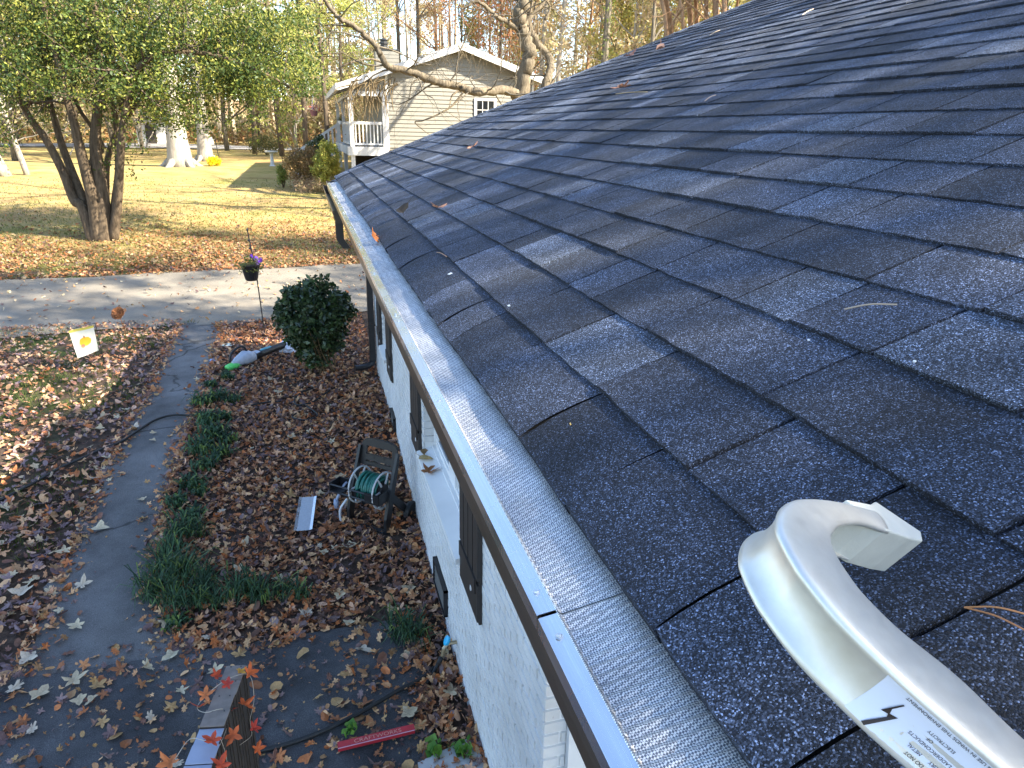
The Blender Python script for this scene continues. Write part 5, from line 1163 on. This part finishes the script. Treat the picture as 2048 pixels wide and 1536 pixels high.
# wall faucet with a blue timer handle
t = thing('wall_faucet', 'brass wall faucet with a bright blue round handle at the foot of the white wall', 'faucet'); fy = 4.12; fz = -3.46
mb = MB(); mb.tube([(XW, fy, fz), (XW-.07, fy, fz), (XW-.10, fy-.01, fz-.03), (XW-.115, fy-.02, fz-.10)], [.014, .014, .015, .016], 8); mb.lathe([(.025, 0), (.025, .02)], V3(XW-.09, fy-.01, fz-.07), 10); mb.obj('spout', simple('dull_brass', (.45, .38, .26), .35, .9), t)
mb = MB(); ax3 = np.array([V3(0, 1, 0), V3(.5, 0, .86), V3(-.86, 0, .5)]); mb.lathe([(.03, 0), (.036, .008), (.036, .02), (.02, .026)], V3(XW-.065, fy, fz+.02), 12, ax3); mb.tube([(XW-.06, fy, fz), (XW-.075, fy, fz+.03)], .008, 6); mb.obj('handle', simple('bright_blue_plastic', (.02, .42, .70), .4, 0, .1), t)
mb = MB(); mb.tube(catmull([(XW-.115, fy-.02, fz-.09), (XW-.16, fy-.04, fz-.15), (XW-.22, fy-.10, fz-.19), (XW-.32, fy-.22, fz-.21)], 5), .013, 7); mb.tube([(XW-.118, fy-.022, fz-.09), (XW-.15, fy-.04, fz-.135)], .018, 8); mb.obj('hose_connector', M_RUBBER, t, smooth=True)

# offcut of gutter guard lying in the bed
t = thing('gutter_guard_offcut', 'short length of gutter guard mesh lying on the leaves left of the hose reel', 'gutter guard'); c0, c1 = ong(617, 1012), ong(607, 1078); c0[2] += .09; c1[2] += .08; ax = unit(c1-c0); sd = unit(np.cross(ax, V3(0, 0, 1)))
def guardpiece(o0, o1, h0, h1, name, mat):
    mb = MB(); mb.prism([c0 + sd*o0 + V3(0, 0, h0), c1 + sd*o0 + V3(0, 0, h0), c1 + sd*o1 + V3(0, 0, h1), c0 + sd*o1 + V3(0, 0, h1)], V3(0, 0, .002)); mb.obj(name, mat, t)
guardpiece(-.060, .056, .004, .004, 'mesh_panel', simple('grey_steel_mesh', (.42, .44, .47), .5, .5, .1, 60)); guardpiece(-.085, -.060, .012, .006, 'edge_strip', M_STRIP); guardpiece(.056, .080, .006, .012, 'edge_strip', M_STRIP)

# hose reel cart
t = thing('hose_reel_cart', 'black plastic hose reel cart wound with green hose standing by the white wall', 'hose reel')
O = ong(712, 1050); O = V3(.33, 6.02, -3.60); Bv = unit(V3(.74, -.67, 0)); Fv = unit(V3(.67, .74, 0))
def cp_(b, f, z): return O + (Bv*b + Fv*f + V3(0, 0, z))*.87
W2 = .23
for s in (-1, 1):
    mb = MB(); th = Bv*.030*s
    out = [cp_(s*W2, 0.0, .0), cp_(s*W2, .06, .0), cp_(s*W2, .11, .20), cp_(s*W2, .17, .42), cp_(s*W2, .25, .66), cp_(s*W2, .30, .86), cp_(s*W2, .27, .88), cp_(s*W2, .19, .68), cp_(s*W2, .08, .42), cp_(s*W2, .01, .20)]
    mb.prism(out, th); mb.prism([cp_(s*W2, .14, .36), cp_(s*W2, .17, .44), cp_(s*W2, .34, .26), cp_(s*W2, .46, .10), cp_(s*W2, .42, .06), cp_(s*W2, .28, .20)], th)
    mb.obj('side_frame', M_BLACKP, t)
    mb = MB(); c = cp_(s*(W2+.045), .45, .10); axm = np.array([Fv, V3(0, 0, 1), Bv*s]); mb.lathe([(.05, -.02), (.10, -.02), (.105, 0), (.10, .035), (.05, .035), (.03, .02)], c, 20, axm); wh = mb.obj('wheel', M_RUBBER, t)
    mb = MB(); mb.lathe([(.045, .036), (.045, .042), (.01, .046)], c, 12, axm); mb.obj('hub', M_DARKP, wh)
    # reel flange, pale with spokes
    mb = MB(); c = cp_(s*.155, .13, .48); ring = [c + (Fv*math.cos(a) + V3(0, 0, 1)*math.sin(a))*.175 for a in np.linspace(0, 2*math.pi, 28, endpoint=False)]; mb.tube(ring, .009, 6, closed=True)
    for k in range(6): a = k*math.pi/3; u = Fv*math.cos(a) + V3(0, 0, 1)*math.sin(a); mb.tube([c + u*.06, c + u*.18], [.012, .008], 5)
    mb.obj('reel_flange', simple('off_white_plastic', (.55, .55, .56), .5, 0, .1), t)
mb = MB(); mb.lathe([(.06, -.15), (.06, .15)], cp_(0, .13, .48), 14, np.array([Fv, V3(0, 0, 1), Bv])); mb.obj('drum', M_DARKP, t)
hel = []; 
for i in range(15*22):
    a = 2*math.pi*i/22; turn = i/22; r_ = .120 + .022*(turn % 2 > 1) + R.normal(0, .0012); b_ = -.135 + .27*(turn/15) + .012*math.sin(a*.7+turn); hel.append(cp_(b_, .13 + r_*math.cos(a), .48 + r_*math.sin(a)))
mb = MB(); mb.tube(hel, .0125, 6)
hel = [cp_(-.12 + .25*(i/140) + .03*math.sin(i*.13), .13 + .153*math.cos(i*.3), .48 + .153*math.sin(i*.3)) for i in range(140)]; mb.tube(hel, .0125, 6)
mb.obj('hose', simple('teal_green_hose', (.012, .13, .10), .4, 0, .2, 30), t, smooth=True)
# handle panel with its slots
mb = MB()
def hp(b, u): return cp_(b, .25 + .05*(u/.25), .66 + u)      # u up the panel
def panel(b0, b1, u0, u1): mb.prism([hp(b0, u0), hp(b1, u0), hp(b1, u1), hp(b0, u1)], Fv*.022)
panel(-.23, .23, .0, .04); panel(-.23, -.17, .04, .24); panel(.17, .23, .04, .24); panel(-.17, .17, .06, .125)
mb.prism([hp(-.23, .24), hp(.23, .24), hp(.20, .275), hp(.10, .295), hp(0, .30), hp(-.10, .295), hp(-.20, .275)], Fv*.03); panel(-.17, .17, .215, .24)
mb.obj('handle_panel', simple('black_brown_plastic', (.022, .019, .018), .5), t)
mb = MB()
for b_ in (-.07, .06): mb.prism([hp(b_, .095) - Fv*.004, hp(b_+.02, .095) - Fv*.004, hp(b_+.02, .135) - Fv*.004, hp(b_, .135) - Fv*.004], Fv*.002)
mb.obj('panel_slot', M_BLACKP, t)
# tray across the front, foot bar, crank
mb = MB()
for z in (.42, .50): mb.tube([cp_(-.42, -.06, z), cp_(.20, -.06, z)], .010, 5)
for b_ in np.linspace(-.12, .12, 6): mb.tube([cp_(b_, -.06, .42), cp_(b_, -.06, .50)], .006, 4)
mb.prism([cp_(.05, -.07, .40), cp_(.24, -.07, .40), cp_(.24, .10, .40), cp_(.05, .10, .40)], V3(0, 0, .012)); mb.prism([cp_(.05, -.07, .41), cp_(.24, -.07, .41), cp_(.24, -.07, .52), cp_(.05, -.07, .52)], Fv*.01); mb.prism([cp_(.24, -.07, .41), cp_(.24, .10, .41), cp_(.24, .10, .52), cp_(.24, -.07, .52)], -Bv*.01)
for q in ((-.42, -.26),): mb.prism([cp_(q[0], -.07, .42), cp_(q[1], -.07, .42), cp_(q[1], .10, .42), cp_(q[0], .10, .42)], V3(0, 0, .010)); mb.prism([cp_(q[0], .10, .42), cp_(q[1], .10, .42), cp_(q[1], .10, .52), cp_(q[0], .10, .52)], Fv*.01); mb.prism([cp_(q[0], -.07, .42), cp_(q[0], .10, .42), cp_(q[0], .10, .52), cp_(q[0], -.07, .52)], Bv*.01)
mb.obj('storage_tray', M_BLACKP, t)
mb = MB(); mb.tube([cp_(-.23, .02, .04), cp_(.23, .02, .04)], .026, 8); mb.obj('foot_bar', M_BLACKP, t)
mb = MB(); mb.tube(catmull([cp_(-.26, .13, .48), cp_(-.33, .10, .46), cp_(-.36, .02, .36), cp_(-.38, -.02, .28)], 4), .014, 6); mb.lathe([(.022, 0), (.026, .05), (.02, .09)], cp_(-.38, -.02, .20), 10); mb.obj('crank', simple('grey_blue_plastic', (.25, .30, .42), .4), t, smooth=True)
mb = MB(); mb.tube(catmull([cp_(-.24, .0, .34), cp_(-.30, -.05, .22), cp_(-.30, -.06, .10), cp_(-.27, -.03, .02)], 4), .012, 6, col=V3(1, 1, 1)); mb.obj('hose_end', simple('pale_hose_end', (.55, .57, .60), .4), t, smooth=True)

# liriope border
def clump(i, px, py, s, kind):
    p = ong(px, py); Rr = np.random.default_rng(100+i); t = thing('border_plant', '', 'plant'); V, Fq, C = [], [], []; s *= .86; n = int(110*s)
    for k in range(n):
        a = Rr.uniform(0, 6.28); L = s*Rr.uniform(.16, .34)*(1 if kind else .75); w = .005 if kind else .011; o = V3(Rr.normal(0, .07*s), Rr.normal(0, .07*s), 0); d_ = V3(math.cos(a), math.sin(a), 0); sdv = V3(-d_[1], d_[0], 0); lean = Rr.uniform(.35, 1.0); b0 = len(V)
        for q, (f_, z_) in enumerate(((0, 0), (.3*lean, .45), (.7*lean, .62), (1.05*lean, .55*(1.1-lean*.5)))):
            c = p + o + d_*L*f_ + V3(0, 0, L*z_*1.15 + .01); ww = w*(1, 1, .8, .15)[q]; V += [c - sdv*ww, c + sdv*ww]
        col = np.array([(.045, .095, .045), (.07, .14, .06), (.03, .06, .03), (.18, .25, .06)][Rr.choice(4, p=[.32, .32, .22, .14])])*Rr.uniform(.7, 1.3); C += [col]*8
        for q in range(3): Fq.append((b0+q*2, b0+q*2+1, b0+q*2+3, b0+q*2+2))
    fill('foliage', np.array(V), np.array(Fq), M_FOL, np.array(C), parent=t)
    return t
BP = [(405, 812, .9, 0), (440, 800, .9, 0), (470, 806, .7, 0), (412, 850, 1.0, 0), (445, 842, .7, 0), (428, 875, 1.0, 0), (455, 885, .7, 0), (405, 905, 1.0, 0), (440, 915, .8, 0), (412, 938, .8, 0), (380, 975, .8, 0), (400, 990, .6, 0), (352, 1012, .7, 0), (385, 1040, .8, 0), (365, 1070, .9, 1), (395, 1075, .7, 1), (345, 1105, .9, 1), (330, 1150, 1.1, 1), (370, 1160, 1.1, 1), (320, 1190, 1.1, 1), (410, 1175, .9, 1), (355, 1215, 1.0, 1), (400, 1215, .8, 1), (440, 1210, .7, 1), (480, 1190, 1.0, 1), (520, 1198, .9, 1), (565, 1190, .7, 1), (600, 1196, .7, 1), (350, 1255, .6, 0), (455, 760, .7, 0), (420, 775, .6, 0), (800, 1270, .9, 1), (830, 1285, .8, 1)]
segs = ((0, 3, 'at the far end of the border below the blower'), (3, 10, 'in the border where the hose crosses the path'), (10, 17, 'in the thin middle stretch of the border'), (17, 24, 'in the dense corner of the border near the apron'), (24, 28, 'in the short row running towards the wall'), (28, 29, 'by itself on the apron edge'), (29, 31, 'just below the leaf blower body'), (31, 33, 'at the edge of the dark apron near the wall'))
for i, (px, py, s, kd) in enumerate(BP):
    t = clump(i, px, py, s, kd); w = [q[2] for q in segs if q[0] <= i < q[1]][0]; t['label'] = ('grassy' if kd else 'broad-leaved') + ' green clump ' + w; t['group'] = 'border plants ' + w
# grass tufts in the lawn: uncountable
N = 9000; x = R.uniform(-9, -2.0, N); y = R.uniform(3, 13.3, N); m = (x > -.62*y - 1) & (np.sin(x*1.9 + 2*np.sin(y*1.3)) + np.sin(y*2.1) > .1) & ~on_path(x, y); x, y = x[m], y[m]; n_ = len(x)
V = []; h = R.uniform(.03, .085, n_); a = R.uniform(0, 6.28, n_); lx, ly = R.normal(0, .02, n_), R.normal(0, .02, n_); b = np.stack([x, y, gz(x, y)], 1); dx = np.stack([np.cos(a), np.sin(a), 0*a], 1)*.006
K = 5; off = R.normal(0, .03, (n_, K, 3))*V3(1, 1, 0); B0 = (b[:, None] + off - dx[:, None]); B1 = (b[:, None] + off + dx[:, None]); T_ = b[:, None] + off*1.5 + np.stack([lx, ly, h], 1)[:, None]*R.uniform(.5, 1.4, (n_, K, 1))
V = np.stack([B0, B1, T_], 2).reshape(-1, 3); Cc = np.repeat(np.array([(.07, .11, .025), (.12, .16, .03), (.045, .07, .02), (.16, .15, .05)])[R.integers(0, 4, n_*K)], 3, 0)
fill('lawn_grass', V, np.arange(len(V)).reshape(-1, 3), M_FOL, Cc, kind='stuff', label='thin green grass showing through the leaves of the near lawn')
N = 30000; y = 17.6 + R.exponential(6, N); x = R.uniform(-16, 5, N); m = (y < 34); x, y = x[m], y[m]; n_ = len(x); hh = R.uniform(.03, .07, n_); a = R.uniform(0, 6.28, n_); b = np.stack([x, y, gz(x, y)], 1); dx = np.stack([np.cos(a), np.sin(a), 0*a], 1)*.02
V = np.stack([b - dx, b + dx, b + np.stack([R.normal(0, .02, n_), R.normal(0, .02, n_), hh], 1)], 1).reshape(-1, 3); Cc = np.repeat(np.array([(.20, .19, .05), (.30, .25, .09), (.14, .15, .04), (.36, .28, .13)])[R.integers(0, 4, n_)], 3, 0)
fill('verge_grass', V, np.arange(len(V)).reshape(-1, 3), M_FOL, Cc, kind='stuff', label='short yellow-green grass beyond the driveway')

# red box half buried in leaves, bottle, stoop
t = thing('red_box', 'faded red cardboard strip with pale lettering half buried in leaves by the apron', 'box'); a, b = ong(676, 1502), ong(828, 1466); a[2] += .065; b[2] += .075; ax = unit(b-a); sd = unit(np.cross(V3(0, 0, 1), ax)); L = np.linalg.norm(b-a)
M_RED = simple('faded_red_card', (.42, .02, .03), .55, 0, .2, 12); mb = MB(); mb.prism([a, b, b - sd*.05, a - sd*.05], V3(0, 0, -.03)); mb.obj('carton', M_RED, t); mb = MB(); mb.prism([a - sd*.05, b - sd*.05, b - sd*.056, a - sd*.056], V3(0, 0, .001)); mb.obj('pale_edge', simple('pale_card_edge', (.55, .35, .42), .6), t)
cu = bpy.data.curves.new('lettering', 'FONT'); cu.body = 'CRAFTWORKS'; cu.size = .045; tmp = bpy.data.objects.new('x', cu); COL.objects.link(tmp); me = bpy.data.meshes.new_from_object(tmp); bpy.data.objects.remove(tmp)
for v in me.vertices: q = a + ax*(.10 + v.co.x) - sd*(.040 - v.co.y*.9) + V3(0, 0, .0015); v.co = Vector(q)
me.materials.append(simple('pale_pink_ink', (.62, .28, .22), .6)); link('lettering', me, t)
t = thing('weed_killer_bottle', 'small white bottle with a yellow and orange label standing against the wall foot', 'bottle'); p = ong(905, 1512); p = V3(.60, 3.12, float(gz(.6, 3.12))); mb = MB(); ub = unit(V3(-.1, -.35, .9)); sb_ = unit(np.cross(ub, V3(0, 1, .3))); fb = np.cross(ub, sb_)
def bb(w, d_, h0, h1, name, mat, off=0):
    mb = MB(); mb.prism([p + sb_*w*x_ + fb*(d_*y_ + off) + ub*h0 for x_, y_ in ((-1, -.7), (-.7, -1), (.7, -1), (1, -.7), (1, .7), (.7, 1), (-.7, 1), (-1, .7))], ub*(h1-h0)); return mb.obj(name, mat, t)
bb(.036, .02, 0, .135, 'bottle_body', M_WHITE); bb(.012, .012, .135, .165, 'cap', M_WHITE); bb(.031, .021, .03, .065, 'label', simple('orange_label', (.80, .33, .03), .5)); bb(.031, .0212, .065, .10, 'label', simple('yellow_label', (.80, .62, .05), .5))
mb = MB(); s0 = ong(835, 1532); zz_ = float(gz(.4, 3)) + .05; mb.prism([(s0[0], s0[1]-.02, zz_), (.80, s0[1]+.10, zz_), (.80, s0[1]-.6, zz_), (s0[0], s0[1]-.6, zz_)], V3(0, 0, -.12)); mb.obj('doorstep', simple('pale_concrete', (.48, .47, .46), .85, 0, .1, 12, .3), None, label='pale concrete step edge at the foot of the wall', cat='step')
for px, py, s, lb in ((872, 1512, .05, 'tiny bright green weed left of the white bottle'), (925, 1513, .05, 'dull green leafy weed right of the white bottle'), (818, 845, .06, 'yellow-green weed at the foot of the wall beyond the hose reel'), (700, 1475, .035, 'tiny green sprig beside the red strip')):
    p = ong(px, py); o = crown('weed', np.array([p + V3(R.normal(0, s*.5), R.normal(0, s*.5), .05 + s*.4) for _ in range(6)]), 5, s, s*1.3, [(.20, .38, .06), (.12, .28, .06)], M_FOL, None, 3, .6, .8); tag(o, lb, 'weed')

# porch rail built of grooved brown boards, maple-leaf garland wound round it
t = thing('porch_rail', 'brown grooved porch rail seen end-on from above with a pale metal end plate', 'railing')
M_BRN = simple('brown_grooved_composite', (.030, .025, .022), .7, 0, .25, 20, .3); M_BRT = simple('weathered_rail_top', (.20, .165, .14), .75, 0, .2, 25, .2); M_PLATE = simple('grey_blue_painted_plate', (.30, .34, .44), .45, 0, .08, 12)
E0, E1 = V3(-.412, 2.575, -2.1), V3(-.575, 1.70, -2.1); ax = unit(E1-E0); sd = unit(np.cross(V3(0, 0, 1), ax)); hw = .040; n_b = 11; stp = np.linalg.norm(E1-E0)/n_b
for i in range(n_b):
    c = E0 + ax*(i*stp); dz = R.normal(0, .004) + (.012 if i % 2 else 0)*.5; dx_ = R.normal(0, .003)
    w = hw*(1 + .10*(i > 2) + .08*(i > 4)); mb = MB()
    top = [c + sd*(-w+dx_), c + sd*(w+dx_), c + ax*(stp-.002) + sd*(w+dx_), c + ax*(stp-.002) + sd*(-w+dx_)]; top = [q + V3(0, 0, dz) for q in top]
    mb.prism(top, V3(0, 0, -1.55)); o = mb.obj('board', M_BRN, t)
    mb = MB(); mb.prism([q + V3(0, 0, .0015) for q in top], V3(0, 0, .004)); mb.obj('board_top', M_BRT if i < 4 else M_PLATE, o)
    if i in (0, 1, 2, 3):
        q_ = MB(); 
        for k in (-.5, .5): q_.lathe([(.003, .0055), (.003, .007)], c + ax*.008 + sd*k*w + V3(0, 0, dz), 6)
        q_.obj('nail', M_BLACKP, o)
    for k in (.33, .66):
        for sg in (-1, 1): q_ = MB(); e = c + ax*stp*k + sd*sg*(w+dx_*sg); q_.prism([e, e + ax*.006, e + ax*.006 + sd*sg*.004, e + sd*sg*.004], V3(0, 0, -1.5)); q_.obj('groove_rib', M_BRN, o)
g = thing('leaf_garland', 'string of artificial orange-red maple leaves wound round the brown porch rail', 'garland')
GP = [(350, 1518, -2.06), (380, 1478, -2.08), (415, 1482, -2.06), (440, 1476, -2.08), (455, 1535, -2.2), (430, 1520, -2.1), (452, 1460, -2.12), (455, 1425, -2.12), (440, 1418, -2.08), (410, 1425, -2.08), (395, 1412, -2.1), (430, 1375, -2.08), (470, 1352, -2.08), (500, 1352, -2.1), (508, 1400, -2.2), (500, 1440, -2.3), (503, 1470, -2.4), (480, 1490, -2.3)]
GPts = [onz(*q) for q in GP]; mb = MB(); mb.tube(catmull(GPts, 5), .0014, 5); mb.obj('string', simple('pale_garland_wire', (.38, .34, .28), .5), g)
M_SILK = tinted('silk_leaf', .55, .3, .3, .15, 60)
for i, (px, py, z, s, rot) in enumerate([(432, 1350, -2.09, .085, .4), (500, 1345, -2.08, .105, 1.2), (455, 1368, -2.08, .07, 2.0), (410, 1390, -2.07, .085, .9), (398, 1412, -2.09, .08, 2.8), (488, 1408, -2.16, .10, .2), (460, 1418, -2.12, .08, 1.9), (465, 1400, -2.13, .07, 4.1), (425, 1480, -2.05, .095, 3.3), (466, 1470, -2.12, .10, 5.0), (508, 1455, -2.35, .085, .7), (340, 1525, -2.04, .10, 3.0), (442, 1530, -2.1, .095, 2.2), (515, 1498, -2.45, .075, 1.0), (480, 1342, -2.08, .06, 0)]):
    p = onz(px, py, z); col = np.array([(.62, .10, .045), (.70, .16, .05), (.55, .07, .05), (.66, .22, .08)][i % 4]) if i != 14 else np.array((.70, .38, .06)); o = leaf_mesh('maple', s*.78, col, 300+i, .5).obj('maple_leaf', M_SILK, g); o.matrix_world = Matrix.Translation(p) @ Matrix.Rotation(rot, 4, 'Z') @ Matrix.Rotation(.5*math.sin(i*2.1) + .35, 4, 'X') @ Matrix.Rotation(.5*math.cos(i*1.3), 4, 'Y')
